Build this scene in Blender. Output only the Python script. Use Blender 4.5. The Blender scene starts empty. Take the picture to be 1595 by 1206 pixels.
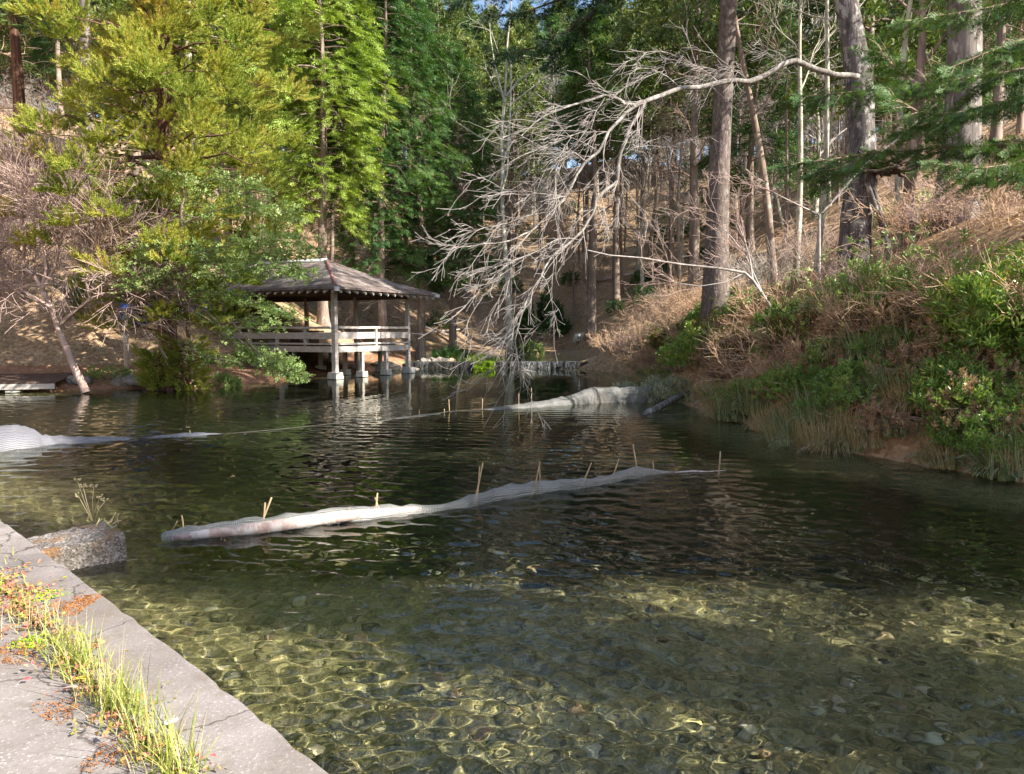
SUNAZ = 115.0; SUNEL = 36.0; SUNP = 5.0; SKYP = .11; EXPO = 1.5
SHADE = [(17,3.1,.85),(21.5,1.2,.95)]
NARROW = [(17.0,-2.6,(.17,.17,.9))]
import bpy, math, random
import numpy as np
from mathutils import Vector, Matrix
SC = bpy.context.scene
COL = SC.collection
RNG = np.random.default_rng(7)
random.seed(7)

# ------------------------------------------------------------------ camera
F = 1160.0; CAMZ = 2.1; WAVE = .0092
PITCH = math.atan(0.0759)
cp, sp = math.cos(PITCH), math.sin(PITCH)
cd = bpy.data.cameras.new('camera'); cam = bpy.data.objects.new('camera', cd); COL.objects.link(cam)
cd.sensor_width = 36; cd.lens = 36*F/1595; cd.clip_end = 1500; cd.clip_start = 0.05
cam.location = (0, 0, CAMZ); cam.rotation_euler = (math.pi/2-PITCH, 0, 0)
SC.camera = cam

def ray(px, py):
    a = (px-797.5)/F; b = (603-py)/F
    return np.array([a, cp+b*sp, -sp+b*cp])
def P(px, py, Y):                       # a point of the place seen at photo pixel px,py at distance Y
    d = ray(px, py); t = Y/d[1]
    return np.array([d[0]*t, Y, CAMZ+d[2]*t])
def G(px, py, z=0.0):                   # where the ray meets the level z
    d = ray(px, py); t = (z-CAMZ)/d[2]
    return np.array([d[0]*t, d[1]*t, z])

# ------------------------------------------------------------------ scene helpers
def tag(o, label=None, cat=None, group=None, kind=None):
    if label: o['label'] = label
    if cat: o['category'] = cat
    if group: o['group'] = group
    if kind: o['kind'] = kind
    return o
def empty(name, loc=(0,0,0), rz=0.0, label=None, cat=None, group=None):
    o = bpy.data.objects.new(name, None); COL.objects.link(o)
    o.empty_display_size = 0.2
    o.location = tuple(float(v) for v in loc); o.rotation_euler = (0,0,rz)
    return tag(o, label, cat, group)
def link(name, me, parent=None):
    o = bpy.data.objects.new(name, me); COL.objects.link(o)
    if parent: o.parent = parent
    return o
def kids(o): return [c for c in o.children]
def copy_tree(o, loc, rz=0.0, s=1.0, label=None, group=None, parent=None):
    c = o.copy(); COL.objects.link(c)
    for ch in kids(o):
        d = ch.copy(); COL.objects.link(d); d.parent = c
        for g in kids(ch):
            e = g.copy(); COL.objects.link(e); e.parent = d
    c.location = tuple(float(v) for v in loc)
    c.rotation_euler = (c.rotation_euler[0], c.rotation_euler[1], rz)
    if not hasattr(s, '__len__'): s = (s, s, s)
    c.scale = s
    if label: c['label'] = label
    if group: c['group'] = group
    return c

class MB:
    """collects polygons; build() links them as one mesh object"""
    def __init__(s): s.v = []; s.f = []; s.m = []; s.n = 0; s.smooth = []
    def add(s, V, Fc, mi=0, smooth=False):
        V = np.asarray(V, float)
        s.v.append(V)
        for f in Fc:
            s.f.append([i+s.n for i in f]); s.m.append(mi); s.smooth.append(smooth)
        s.n += len(V)
        return s
    def box(s, c, size, R=None, mi=0, taper=1.0):
        x, y, z = [v/2 for v in size]; t = taper
        V = np.array([[-x,-y,-z],[x,-y,-z],[x,y,-z],[-x,y,-z],[-x*t,-y*t,z],[x*t,-y*t,z],[x*t,y*t,z],[-x*t,y*t,z]])
        if R is not None: V = V @ np.asarray(R).T
        s.add(V+np.asarray(c), [(3,2,1,0),(4,5,6,7),(0,1,5,4),(1,2,6,5),(2,3,7,6),(3,0,4,7)], mi)
        return s
    def tube(s, pts, rad, k=6, mi=0, cap=True, flare=None):
        pts = np.asarray(pts, float); n = len(pts)
        rad = np.broadcast_to(np.asarray(rad, float), (n,))
        t = np.gradient(pts, axis=0); t /= np.linalg.norm(t, axis=1)[:,None]+1e-9
        ref = np.array([0,0,1.0]) if abs(t[:,2]).mean() < .8 else np.array([1.0,0,0])
        u = np.cross(t, ref); u /= np.linalg.norm(u, axis=1)[:,None]+1e-9
        w = np.cross(t, u)
        a = np.arange(k)*2*math.pi/k
        rr = rad[:,None]*np.ones(k)[None]
        if flare is not None: rr = rr*flare(np.arange(n)[:,None]/(n-1), a[None])
        V = pts[:,None]+rr[:,:,None]*(np.cos(a)[None,:,None]*u[:,None]+np.sin(a)[None,:,None]*w[:,None])
        fs = [(i*k+j, i*k+(j+1)%k, (i+1)*k+(j+1)%k, (i+1)*k+j) for i in range(n-1) for j in range(k)]
        if cap: fs += [tuple(range(k))[::-1], tuple((n-1)*k+j for j in range(k))]
        s.add(V.reshape(-1,3), fs, mi, True)
        return s
    def build(s, name, mats, parent=None):
        me = s.mesh(name, mats)
        return link(name, me, parent)
    def mesh(s, name, mats):
        if not isinstance(mats, (list, tuple)): mats = [mats]
        me = bpy.data.meshes.new(name)
        me.from_pydata(np.concatenate(s.v).tolist(), [], s.f)
        for m in mats: me.materials.append(m)
        me.polygons.foreach_set('material_index', s.m)
        me.polygons.foreach_set('use_smooth', s.smooth)
        me.update()
        return me

def tri_mesh(name, T, mats, idx=None, smooth=False):
    """T: (n,3,3) triangles, every triangle loose unless weld"""
    n = len(T); me = bpy.data.meshes.new(name)
    me.vertices.add(n*3); me.vertices.foreach_set('co', T.reshape(-1).astype(np.float32))
    me.loops.add(n*3); me.loops.foreach_set('vertex_index', np.arange(n*3, dtype=np.int32))
    me.polygons.add(n)
    me.polygons.foreach_set('loop_start', np.arange(n, dtype=np.int32)*3)
    if not isinstance(mats, (list, tuple)): mats = [mats]
    for m in mats: me.materials.append(m)
    if idx is not None: me.polygons.foreach_set('material_index', idx.astype(np.int32))
    me.update(calc_edges=True); me.validate()
    return me
def quad_mesh(name, Q, mats, idx=None):
    """Q: (n,4,3) loose quads"""
    n = len(Q); me = bpy.data.meshes.new(name)
    me.vertices.add(n*4); me.vertices.foreach_set('co', Q.reshape(-1).astype(np.float32))
    me.loops.add(n*4); me.loops.foreach_set('vertex_index', np.arange(n*4, dtype=np.int32))
    me.polygons.add(n)
    me.polygons.foreach_set('loop_start', np.arange(n, dtype=np.int32)*4)
    if not isinstance(mats, (list, tuple)): mats = [mats]
    for m in mats: me.materials.append(m)
    if idx is not None: me.polygons.foreach_set('material_index', idx.astype(np.int32))
    me.update(calc_edges=True); me.validate()
    return me

def norm(a): return a/(np.linalg.norm(a, axis=-1, keepdims=True)+1e-9)
def frames(d, up):
    """rotation matrices whose x axis is d and whose z axis leans to up; (n,3,3), columns are axes"""
    d = norm(d); y = norm(np.cross(up, d)); z = np.cross(d, y)
    return np.stack([d, y, z], axis=-1)
def stamp(T, pos, R, s):
    """T (m,k,3) stamped n times -> (n*m,k,3)"""
    n = len(pos)
    out = np.einsum('nij,mkj->nmki', R, T)*np.asarray(s).reshape(n,1,1,1)+pos[:,None,None,:]
    return out.reshape(-1, T.shape[1], 3)

# smooth numpy noise: sums of random sines, about -1..1
_nd = np.random.default_rng(3).normal(size=(5, 3)); _np = np.random.default_rng(4).uniform(0, 6.28, 5)
def snoise(p, f=1.0, seed=0):
    p = np.asarray(p, float)*f
    r = np.zeros(p.shape[:-1])
    for i in range(5):
        d = _nd[i]*(1+.25*i); o = _np[i]+seed*1.7*(i+1)
        r = r+np.sin(p[...,0]*d[0]+p[...,1]*d[1]+p[...,2]*d[2]+o+1.3*np.sin(p[...,(i+seed)%3]*1.7+o))
    return r/3.2

# ------------------------------------------------------------------ materials
class NT:
    def __init__(s, name):
        s.m = bpy.data.materials.new(name); s.m.use_nodes = True
        s.t = s.m.node_tree; s.t.nodes.clear()
        s.out = s.n('ShaderNodeOutputMaterial')
    def n(s, typ, **kw):
        nd = s.t.nodes.new(typ)
        for k, v in kw.items(): setattr(nd, k, v)
        return nd
    def l(s, a, b): s.t.links.new(a, b)
    def coord(s, kind='Object', scale=(1,1,1), rot=(0,0,0)):
        tc = s.n('ShaderNodeTexCoord'); mp = s.n('ShaderNodeMapping')
        mp.inputs['Scale'].default_value = scale; mp.inputs['Rotation'].default_value = rot
        s.l(tc.outputs[kind], mp.inputs['Vector']); return mp.outputs[0]
    def noise(s, vec, scale, detail=4, rough=.55, dist=0):
        nd = s.n('ShaderNodeTexNoise'); nd.inputs['Scale'].default_value = scale
        nd.inputs['Detail'].default_value = detail; nd.inputs['Roughness'].default_value = rough
        nd.inputs['Distortion'].default_value = dist
        if vec is not None: s.l(vec, nd.inputs['Vector'])
        return nd
    def ramp(s, fac, stops, interp='LINEAR'):
        r = s.n('ShaderNodeValToRGB'); r.color_ramp.interpolation = interp
        e = r.color_ramp.elements
        while len(e) < len(stops): e.new(.5)
        for i, (p, c) in enumerate(stops):
            e[i].position = p
            e[i].color = (c, c, c, 1) if not hasattr(c, '__len__') else (*c, 1)
        s.l(fac, r.inputs[0]); return r.outputs[0]
    def mix(s, fac, a, b, typ='MIX'):
        m = s.n('ShaderNodeMix', data_type='RGBA', blend_type=typ)
        for sock, v in ((m.inputs[0], fac), (m.inputs[6], a), (m.inputs[7], b)):
            if hasattr(v, 'is_linked'): s.l(v, sock)
            elif hasattr(v, '__len__'): sock.default_value = (*v, 1)
            else: sock.default_value = v
        return m.outputs[2]
    def math(s, op, a, b=0.0, clamp=False):
        m = s.n('ShaderNodeMath', operation=op); m.use_clamp = clamp
        for i, v in enumerate((a, b)):
            if hasattr(v, 'is_linked'): s.l(v, m.inputs[i])
            else: m.inputs[i].default_value = v
        return m.outputs[0]
    def bump(s, h, strength=.5, dist=.02):
        b = s.n('ShaderNodeBump'); b.inputs['Strength'].default_value = strength; b.inputs['Distance'].default_value = dist
        s.l(h, b.inputs['Height']); return b.outputs[0]
    def bsdf(s, col, rough=.8, nrm=None, spec=.3, **kw):
        p = s.n('ShaderNodeBsdfPrincipled')
        if hasattr(col, 'is_linked'): s.l(col, p.inputs['Base Color'])
        else: p.inputs['Base Color'].default_value = (*col, 1)
        if hasattr(rough, 'is_linked'): s.l(rough, p.inputs['Roughness'])
        else: p.inputs['Roughness'].default_value = rough
        p.inputs['Specular IOR Level'].default_value = spec
        if nrm is not None: s.l(nrm, p.inputs['Normal'])
        for k, v in kw.items(): p.inputs[k].default_value = v
        return p.outputs[0]
    def done(s, sh):
        s.l(sh, s.out.inputs['Surface']); return s.m

def leaf_mat(name, cols, clump=.6, trans=.3, rough=.55, spec=.3, isl=.5):
    """foliage: colour differs from clump to clump (noise) and from leaf to leaf (island)"""
    n = NT(name)
    nz = n.noise(n.coord('Object'), clump, 3, .6)
    g = n.n('ShaderNodeNewGeometry')
    a = n.math('MULTIPLY', g.outputs['Random Per Island'], isl)
    b = n.math('MULTIPLY', n.ramp(nz.outputs[0], [(.3, 0.0), (.7, 1.0)]), 1-isl)
    f = n.math('ADD', a, b)
    k = len(cols)
    c = n.ramp(f, [(.08+.84*i/(k-1), cols[i]) for i in range(k)])
    s1 = n.bsdf(c, rough, None, spec)
    t = n.n('ShaderNodeBsdfTranslucent'); n.l(n.mix(1.0, c, (1.0, 1.0, .55), 'MULTIPLY'), t.inputs[0])
    mx = n.n('ShaderNodeMixShader'); mx.inputs[0].default_value = trans
    n.l(s1, mx.inputs[1]); n.l(t.outputs[0], mx.inputs[2])
    return n.done(mx.outputs[0])
def bark_mat(name, c1, c2, c3=None, sc=6, stretch=.12, bump=.8, bdist=.03, lich=.62):
    n = NT(name)
    v = n.coord('Object', (1, 1, stretch))
    a = n.noise(v, sc, 6, .65, .3); 
    col = n.ramp(a.outputs[0], [(.3, c1), (.65, c2)])
    if c3 is not None:
        b = n.noise(n.coord('Object', (1,1,.6)), sc*.55, 5, .7)
        col = n.mix(n.ramp(b.outputs[0], [(lich-.06, 0.0), (lich+.04, 1.0)]), col, c3)
    return n.done(n.bsdf(col, .9, n.bump(a.outputs[0], bump, bdist), .15))
def plain(name, col, rough=.7, var=.25, sc=8, bump=0.0, spec=.3):
    n = NT(name); a = n.noise(n.coord('Object'), sc, 5, .6)
    lo = tuple(x*(1-var) for x in col); hi = tuple(min(1, x*(1+var)) for x in col)
    c = n.ramp(a.outputs[0], [(.3, lo), (.7, hi)])
    return n.done(n.bsdf(c, rough, n.bump(a.outputs[0], bump, .01) if bump else None, spec))

M = {}
M['sugi'] = leaf_mat('cedar foliage', [(.08,.13,.014), (.2,.28,.045), (.38,.42,.08), (.54,.49,.11), (.48,.31,.09)], .38, .38, isl=.35)
M['sugi_dark'] = leaf_mat('dark cedar foliage', [(.015,.04,.014), (.035,.075,.022), (.07,.11,.03)], .3, .25)
M['hinoki'] = leaf_mat('bright cypress foliage', [(.13,.22,.03), (.29,.4,.07), (.47,.55,.14)], .3, .35)
M['cypress'] = leaf_mat('cypress foliage', [(.018,.06,.022), (.045,.12,.035), (.1,.18,.045), (.18,.27,.055)], .22, .28)
M['far'] = leaf_mat('forest foliage', [(.03,.065,.018), (.08,.13,.035), (.16,.2,.05), (.28,.28,.08)], .16, .3)
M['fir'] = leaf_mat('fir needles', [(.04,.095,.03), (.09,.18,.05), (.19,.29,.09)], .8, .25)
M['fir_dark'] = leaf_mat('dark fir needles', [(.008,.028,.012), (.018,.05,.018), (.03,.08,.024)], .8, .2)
M['holly'] = leaf_mat('broad evergreen leaves', [(.09,.17,.045), (.2,.31,.09), (.36,.46,.16), (.5,.56,.25)], .9, .3, .4, .5)
M['shrub_green'] = leaf_mat('glossy shrub leaves', [(.07,.14,.035), (.15,.27,.06), (.26,.39,.1), (.4,.49,.17)], 1.2, .3, .4, .5)
M['shrub_right'] = leaf_mat('shrub leaves with yellow', [(.06,.13,.035), (.13,.25,.055), (.22,.37,.08), (.35,.46,.11), (.66,.56,.09)], 1.6, .3, .4, .5, isl=.6)
M['shrub_olive'] = leaf_mat('olive shrub leaves', [(.06,.06,.015), (.14,.12,.03), (.24,.17,.05)], 1.2, .3)
M['bramble'] = leaf_mat('bramble leaves', [(.13,.22,.06), (.26,.37,.11), (.44,.52,.22)], 2, .3, .45, .4)
M['pale_herb'] = leaf_mat('pale grey green leaves', [(.2,.25,.16), (.36,.4,.28), (.5,.52,.4)], 1.5, .25)
M['brown_leaf'] = leaf_mat('dead brown leaves', [(.2,.125,.08), (.35,.23,.15), (.48,.34,.235), (.54,.42,.32)], 1.5, .25, .8, .1)
M['dark_shrub'] = leaf_mat('dark shrub leaves', [(.012,.04,.012), (.03,.08,.02), (.06,.12,.03)], 1, .2)
M['sasa'] = leaf_mat('bamboo grass blade', [(.08,.17,.07), (.14,.26,.11), (.24,.35,.16)], 1.5, .25, .5)
M['sasa_edge'] = leaf_mat('bamboo grass pale margin', [(.5,.5,.33), (.62,.62,.44)], 1.5, .25, .6)
M['under'] = leaf_mat('dry stalks', [(.07,.045,.03), (.15,.1,.065), (.24,.17,.11), (.12,.15,.05)], .5, .15, .8, .1)
M['straw'] = leaf_mat('dry grass', [(.24,.19,.1), (.46,.38,.22), (.62,.54,.35), (.34,.37,.15)], 2, .25, .8, .1)
M['grass'] = leaf_mat('green grass', [(.14,.22,.03), (.27,.36,.06), (.45,.45,.12), (.55,.47,.22)], 3, .35, .5)
M['red_weed'] = leaf_mat('red autumn weeds', [(.38,.06,.08), (.55,.17,.16), (.55,.3,.14), (.3,.36,.06), (.62,.5,.16)], 6, .3, isl=.45)
M['moss'] = plain('bright moss', (.3,.44,.03), .95, .4, 14, .6, .05)
M['rust_moss'] = plain('rusty moss', (.34,.14,.04), .95, .5, 18, .6, .05)
M['twig_grey'] = plain('pale grey twigs', (.42,.38,.35), .85, .3, 6)
M['twig_pink'] = plain('pinkish twigs', (.40,.29,.25), .85, .3, 6)
M['twig_brown'] = plain('brown twigs', (.3,.21,.16), .85, .35, 5)
M['twig_tan'] = plain('tan canes', (.52,.36,.24), .8, .3, 5)
M['bark_red'] = bark_mat('red brown bark', (.06,.03,.022), (.19,.11,.08), None, 7, .07)
M['bark_grey'] = bark_mat('grey furrowed bark', (.07,.058,.052), (.25,.22,.2), (.36,.34,.31), 8, .1, lich=.6)
M['bark_oak'] = bark_mat('rough scaly bark', (.04,.034,.032), (.17,.15,.14), (.36,.34,.31), 10, .22, 1.0, .05, lich=.57)
M['bark_oak_lichen'] = bark_mat('branch bark', (.09,.08,.072), (.29,.265,.24), (.43,.41,.37), 9, .3, .8, .02, lich=.58)
M['bark_dark'] = bark_mat('dark bark', (.03,.02,.016), (.1,.07,.055), None, 6, .1)
M['bark_tall'] = bark_mat('tall fir bark', (.07,.055,.05), (.2,.16,.14), (.28,.25,.225), 14, .3, .9, .04, lich=.6)
M['bark_mid'] = bark_mat('forest bark', (.12,.085,.07), (.33,.255,.205), (.46,.4,.33), 6, .12, lich=.62)
M['bark_pale'] = bark_mat('pale lichen bark', (.24,.21,.17), (.48,.45,.37), (.56,.56,.44), 8, .3, .6, .02, lich=.55)
# ------------------------------------------------------------------ ground
POND = np.array([(20,-18),(8,-6),(-.78,2.78),(-14,16),(-24,20),(-26,25.0),(-19,25.4),(-15.8,25.6),(-13.3,27.4),(-10.4,29.6),(-9.2,32.6),
    (-8.2,37),(-6.2,40.6),(-6,42),(-6.6,49),(-2,56),(3,55),(4.6,50),(4.4,42.5),(3.7,41.2),(5.2,37),(5.1,30),(4.8,22),(5.0,19.5),(5.4,15),
    (5.8,12.8),(7.0,10.4),(9,6.5),(14,0),(22,-10)], float)
def sdist(x, y):
    """signed distance to the shore: negative over the water"""
    sh = np.shape(x); x = np.ravel(x); y = np.ravel(y)
    best = np.full(x.shape, 1e9); ins = np.zeros(x.shape, bool)
    n = len(POND)
    for i in range(n):
        ax, ay = POND[i]; bx, by = POND[(i+1) % n]
        ex, ey = bx-ax, by-ay
        t = np.clip(((x-ax)*ex+(y-ay)*ey)/(ex*ex+ey*ey), 0, 1)
        best = np.minimum(best, (x-ax-t*ex)**2+(y-ay-t*ey)**2)
        c = ((ay > y) != (by > y)) & (x < ex*(y-ay)/((by-ay) if by != ay else 1e-9)+ax)
        ins ^= c
    d = np.sqrt(best); d[ins] *= -1
    return d.reshape(sh)
def sstep(a, b, t):
    t = np.clip((t-a)/(b-a), 0, 1); return t*t*(3-2*t)
def height(x, y):
    x = np.asarray(x, float); y = np.asarray(y, float)
    d = sdist(x, y)
    p = np.stack([x, y, np.zeros_like(x)], -1)
    bed = -np.minimum(.34+.9*sstep(5.4, 9.5, y+.12*x), .14+.30*np.maximum(-d, 0)) - .07*sstep(.3, 2, -d)*snoise(p, .9, 2)
    bed = np.where(y > 41.25, bed*.5+.36, bed)
    right = sstep(3.5, 6, x)*sstep(9, 12, y+.3*x)              # the steep right bank
    left = 1-sstep(-9, -5, x)
    slope = .47+.05*left+.04*right
    dd = np.maximum(d, 0)
    foot = 3.2*left*(1-.35*sstep(20,45,y))+(1-left)*(1-right)*2.0
    hill = slope*np.maximum(0, dd-foot)
    crest = 40+6*left+4*snoise(p, .02, 1)
    hill = crest*(1-np.exp(-hill/crest*1.25))
    shore = .5*(1-np.exp(-dd*1.1))+.35*right*(1-np.exp(-dd*1.5))
    bumps = .25*snoise(p, .35, 3)*sstep(1, 6, dd)+1.2*snoise(p, .07, 5)*sstep(6, 25, dd)
    land = shore+hill+bumps+np.where(y > 41.25, .36, 0)*np.exp(-dd*.2)
    behind = sstep(3, -1, x+y-2)*0+ (x+y < 2.3)*1.0             # the quay side, flat
    far = sstep(6, 30, -(x+y-2)/1.414)
    land = np.where(behind > 0, np.where((x > -17), .2+far*3, land), land)
    z = np.where(d < 0, bed, land)
    qb = (x+y < 2.6) & (x > -16.5)
    z = np.where(qb & (d < 0), np.minimum(z, -.3), z)
    z = np.where((x+y >= 1.5) & (x+y < 2.6) & (x > -16) & (x < 9), -.35, z)
    return z
def Hh(x, y): return float(height(np.array([x]), np.array([y]))[0])
def T(px, py, y0=9.0, y1=160.0):
    """where the ray through a pixel meets the ground"""
    d = ray(px, py); ys = np.linspace(y0, y1, 900)
    t = ys/d[1]; X = d[0]*t; Z = CAMZ+d[2]*t
    h = height(X, ys); k = np.nonzero(Z < h)[0]
    i = k[0] if len(k) else len(ys)-1
    return np.array([X[i], ys[i], h[i]])
def col(px, Y, dz=0.0):                 # ground point in the column px at distance Y
    x = ray(px, 515)[0]*Y
    return np.array([x, Y, Hh(x, Y)+dz])

def axis(a, b, fine0, fine1, step, g=1.22):
    v = list(np.arange(fine0, fine1+1e-6, step)); s = step; q = fine1
    while q < b: s *= g; q += s; v.append(q)
    s = step; q = fine0; w = []
    while q > a: s *= g; q -= s; w.append(q)
    return np.array(w[::-1]+v)
gx = axis(-260, 260, -30, 26, .3); gy = axis(-140, 320, -4, 62, .3)
GX, GY = np.meshgrid(gx, gy)
GZ = height(GX, GY)
nx, ny = len(gx), len(gy)
me = bpy.data.meshes.new('ground')
V = np.stack([GX, GY, GZ], -1).reshape(-1, 3)
i = np.arange((ny-1)*(nx-1)); r = i//(nx-1); c = i % (nx-1); q = r*nx+c
Q = np.stack([q, q+1, q+nx+1, q+nx], 1)
me.vertices.add(len(V)); me.vertices.foreach_set('co', V.reshape(-1).astype(np.float32))
me.loops.add(Q.size); me.loops.foreach_set('vertex_index', Q.reshape(-1).astype(np.int32))
me.polygons.add(len(Q)); me.polygons.foreach_set('loop_start', np.arange(len(Q), dtype=np.int32)*4)
me.update(calc_edges=True); me.polygons.foreach_set('use_smooth', np.ones(len(Q), bool))

n = NT('forest floor and pond bed')
w = n.coord('Object')
geo = n.n('ShaderNodeNewGeometry'); sep = n.n('ShaderNodeSeparateXYZ'); n.l(geo.outputs['Position'], sep.inputs[0])
big = n.noise(w, .35, 5, .6); med = n.noise(w, 2.6, 6, .7); fine = n.noise(w, 16, 5, .75)
leafv = n.n('ShaderNodeTexVoronoi'); leafv.inputs['Scale'].default_value = 9; n.l(w, leafv.inputs['Vector'])
lc = n.ramp(fine.outputs[0], [(.3, (.14,.09,.055)), (.5, (.34,.23,.135)), (.72, (.56,.42,.27))])
lc = n.mix(.55, lc, n.ramp(leafv.outputs['Color'], [(.1, (.2,.12,.07)), (.45, (.42,.28,.17)), (.8, (.62,.47,.31))]))
lc = n.mix(n.ramp(med.outputs[0], [(.45, 0.0), (.75, .6)]), lc, (.2,.125,.08))
lc = n.mix(n.ramp(big.outputs[0], [(.55, 0.0), (.72, .45)]), lc, (.10,.13,.035))
# reddish leaf litter on the low left shore
redm = n.math('MULTIPLY', n.math('LESS_THAN', sep.outputs[2], .75), n.math('LESS_THAN', sep.outputs[0], -6.0))
lc = n.mix(n.math('MULTIPLY', redm, .55), lc, n.mix(fine.outputs[0], (.14,.05,.03), (.4,.16,.09)))
# bed
wz = n.noise(w, 9, 3, .6)
warp = n.n('ShaderNodeVectorMath', operation='MULTIPLY_ADD'); n.l(wz.outputs['Color'], warp.inputs[0]); warp.inputs[1].default_value = (.2,.2,0); n.l(w, warp.inputs[2])
vo = n.n('ShaderNodeTexVoronoi'); vo.inputs['Scale'].default_value = 10; n.l(warp.outputs[0], vo.inputs['Vector'])
ve = n.n('ShaderNodeTexVoronoi', feature='DISTANCE_TO_EDGE'); ve.inputs['Scale'].default_value = 10; n.l(warp.outputs[0], ve.inputs['Vector'])
sepc = n.n('ShaderNodeSeparateColor'); n.l(vo.outputs['Color'], sepc.inputs[0])
pc = n.ramp(sepc.outputs[0], [(.05, (.04,.045,.025)), (.3, (.12,.115,.055)), (.5, (.22,.2,.09)), (.68, (.36,.31,.13)), (.85, (.26,.14,.08)), (.95, (.55,.5,.34))])
gr = n.n('ShaderNodeTexVoronoi'); gr.inputs['Scale'].default_value = 30; n.l(warp.outputs[0], gr.inputs['Vector'])
pc = n.mix(.6, pc, n.ramp(gr.outputs['Color'], [(.05, (.06,.055,.03)), (.3, (.3,.26,.12)), (.55, (.52,.44,.2)), (.8, (.66,.57,.3)), (.95, (.75,.7,.48))]))
pc = n.mix(n.ramp(vo.outputs['Distance'], [(.1, .45), (.5, 0.0)]), pc, (.05,.055,.03))
pc = n.mix(.35, pc, n.ramp(fine.outputs[0], [(.3, (.06,.06,.03)), (.7, (.45,.4,.22))]))
weedn = n.noise(w, .55, 4, .6)
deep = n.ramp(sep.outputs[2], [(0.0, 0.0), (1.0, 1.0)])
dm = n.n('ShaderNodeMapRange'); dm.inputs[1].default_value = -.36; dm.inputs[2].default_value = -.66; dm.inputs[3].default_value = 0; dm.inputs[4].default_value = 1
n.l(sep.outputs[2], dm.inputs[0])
wm = n.math('ADD', n.math('MULTIPLY', dm.outputs[0], .97), n.ramp(weedn.outputs[0], [(.52, 0.0), (.72, .6)]), True)  # weed patches, plus darkening with depth in place of light lost in water
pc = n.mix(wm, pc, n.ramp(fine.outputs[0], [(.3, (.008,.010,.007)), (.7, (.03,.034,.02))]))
isbed = n.math('LESS_THAN', sep.outputs[2], n.math('ADD', n.math('MULTIPLY', n.math('GREATER_THAN', sep.outputs[1], 41.25), .4), .0))
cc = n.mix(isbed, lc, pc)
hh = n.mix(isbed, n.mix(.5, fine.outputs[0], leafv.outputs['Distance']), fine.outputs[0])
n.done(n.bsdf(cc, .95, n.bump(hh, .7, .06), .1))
me.materials.append(n.m)
tag(link('ground', me), kind='structure')

# ------------------------------------------------------------------ water
def water_mat(name, sc=1.0, st=.75):
    n = NT(name)
    a = n.noise(n.coord('Object', (1, 1.25, 1), (0,0,.25)), 5.5*sc, 2, .5, .6)
    b = n.noise(n.coord('Object', (1, 1.6, 1), (0,0,-.35)), 14*sc, 2, .5, .3)
    c = n.noise(n.coord('Object', (.8, 1.6, 1)), 1.3*sc, 2, .5)
    h = n.math('ADD', n.math('ADD', n.math('MULTIPLY', a.outputs[0], .9), n.math('MULTIPLY', b.outputs[0], .22)), n.math('MULTIPLY', c.outputs[0], .7))
    nr = n.bump(h, st, .06)
    ge = n.n('ShaderNodeNewGeometry'); dt = n.n('ShaderNodeVectorMath', operation='DOT_PRODUCT'); n.l(ge.outputs['Incoming'], dt.inputs[0]); n.l(nr, dt.inputs[1])
    cs = n.math('ABSOLUTE', dt.outputs['Value']); fr_ = n.math('ADD', n.math('MULTIPLY', n.math('POWER', n.math('SUBTRACT', 1.0, cs, True), 5.0), .98), .02)
    g = n.n('ShaderNodeBsdfGlossy'); g.inputs['Roughness'].default_value = .03; g.inputs[0].default_value = (1,1,1,1); n.l(nr, g.inputs['Normal'])
    t = n.n('ShaderNodeBsdfTransparent'); t.inputs[0].default_value = (.80,.86,.78,1)
    m = n.n('ShaderNodeMixShader'); n.l(fr_, m.inputs[0]); n.l(t.outputs[0], m.inputs[1]); n.l(g.outputs[0], m.inputs[2])
    return n.done(m.outputs[0])
wm_ = water_mat('pond water')
def sheet(name, x0, x1, y0, y1, z, mat):
    b = MB(); b.add([(x0,y0,z),(x1,y0,z),(x1,y1,z),(x0,y1,z)], [(0,1,2,3)])
    return tag(b.build(name, mat), kind='structure')
# rippled surface: a fan of faces, finer towards the viewer's bank; short ripples are left out where the faces are too coarse for them
us = np.r_[-1.9:-.85:.05, -.85:.85:.0055, .85:1.9:.05]; yr = 2.0*1.0062**np.arange(0, int(math.log(41.05/2.0)/math.log(1.0062))+1); yr[-1] = 41.05
WX = us[None]*yr[:,None]; WY = np.repeat(yr[:,None], len(us), 1); WZ = np.zeros_like(WX); rr = np.random.default_rng(5)
for i in range(60):
    lam = rr.uniform(.05,.17) if i < 48 else rr.uniform(.17,.46); k = 2*math.pi/lam; th = rr.normal(1.35,.62); A = WAVE*lam*rr.uniform(.5,1.2)
    keep = sstep(2.1, 3.2, lam/(.0062*WY)) if lam < .3 else 1.0
    WZ += keep*A*(.72+.28*snoise(np.stack([WX, WY, 0*WX], -1), .35, i % 5))*np.sin(k*(WX*math.cos(th)+WY*math.sin(th))+rr.uniform(0,6.28)+.8*np.sin(WX*.9+WY*.6+i))
V = np.stack([WX, WY, WZ], -1).reshape(-1, 3); nu_ = len(us); nv_ = len(yr)
i = np.arange((nv_-1)*(nu_-1)); r = i//(nu_-1); c = i % (nu_-1); q = r*nu_+c; Q = np.stack([q, q+1, q+nu_+1, q+nu_], 1)
me = bpy.data.meshes.new('pond_water'); me.vertices.add(len(V)); me.vertices.foreach_set('co', V.reshape(-1).astype(np.float32))
me.loops.add(Q.size); me.loops.foreach_set('vertex_index', Q.reshape(-1).astype(np.int32)); me.polygons.add(len(Q))
me.polygons.foreach_set('loop_start', np.arange(len(Q), dtype=np.int32)*4); me.update(calc_edges=True); me.polygons.foreach_set('use_smooth', np.ones(len(Q), bool))
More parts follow.
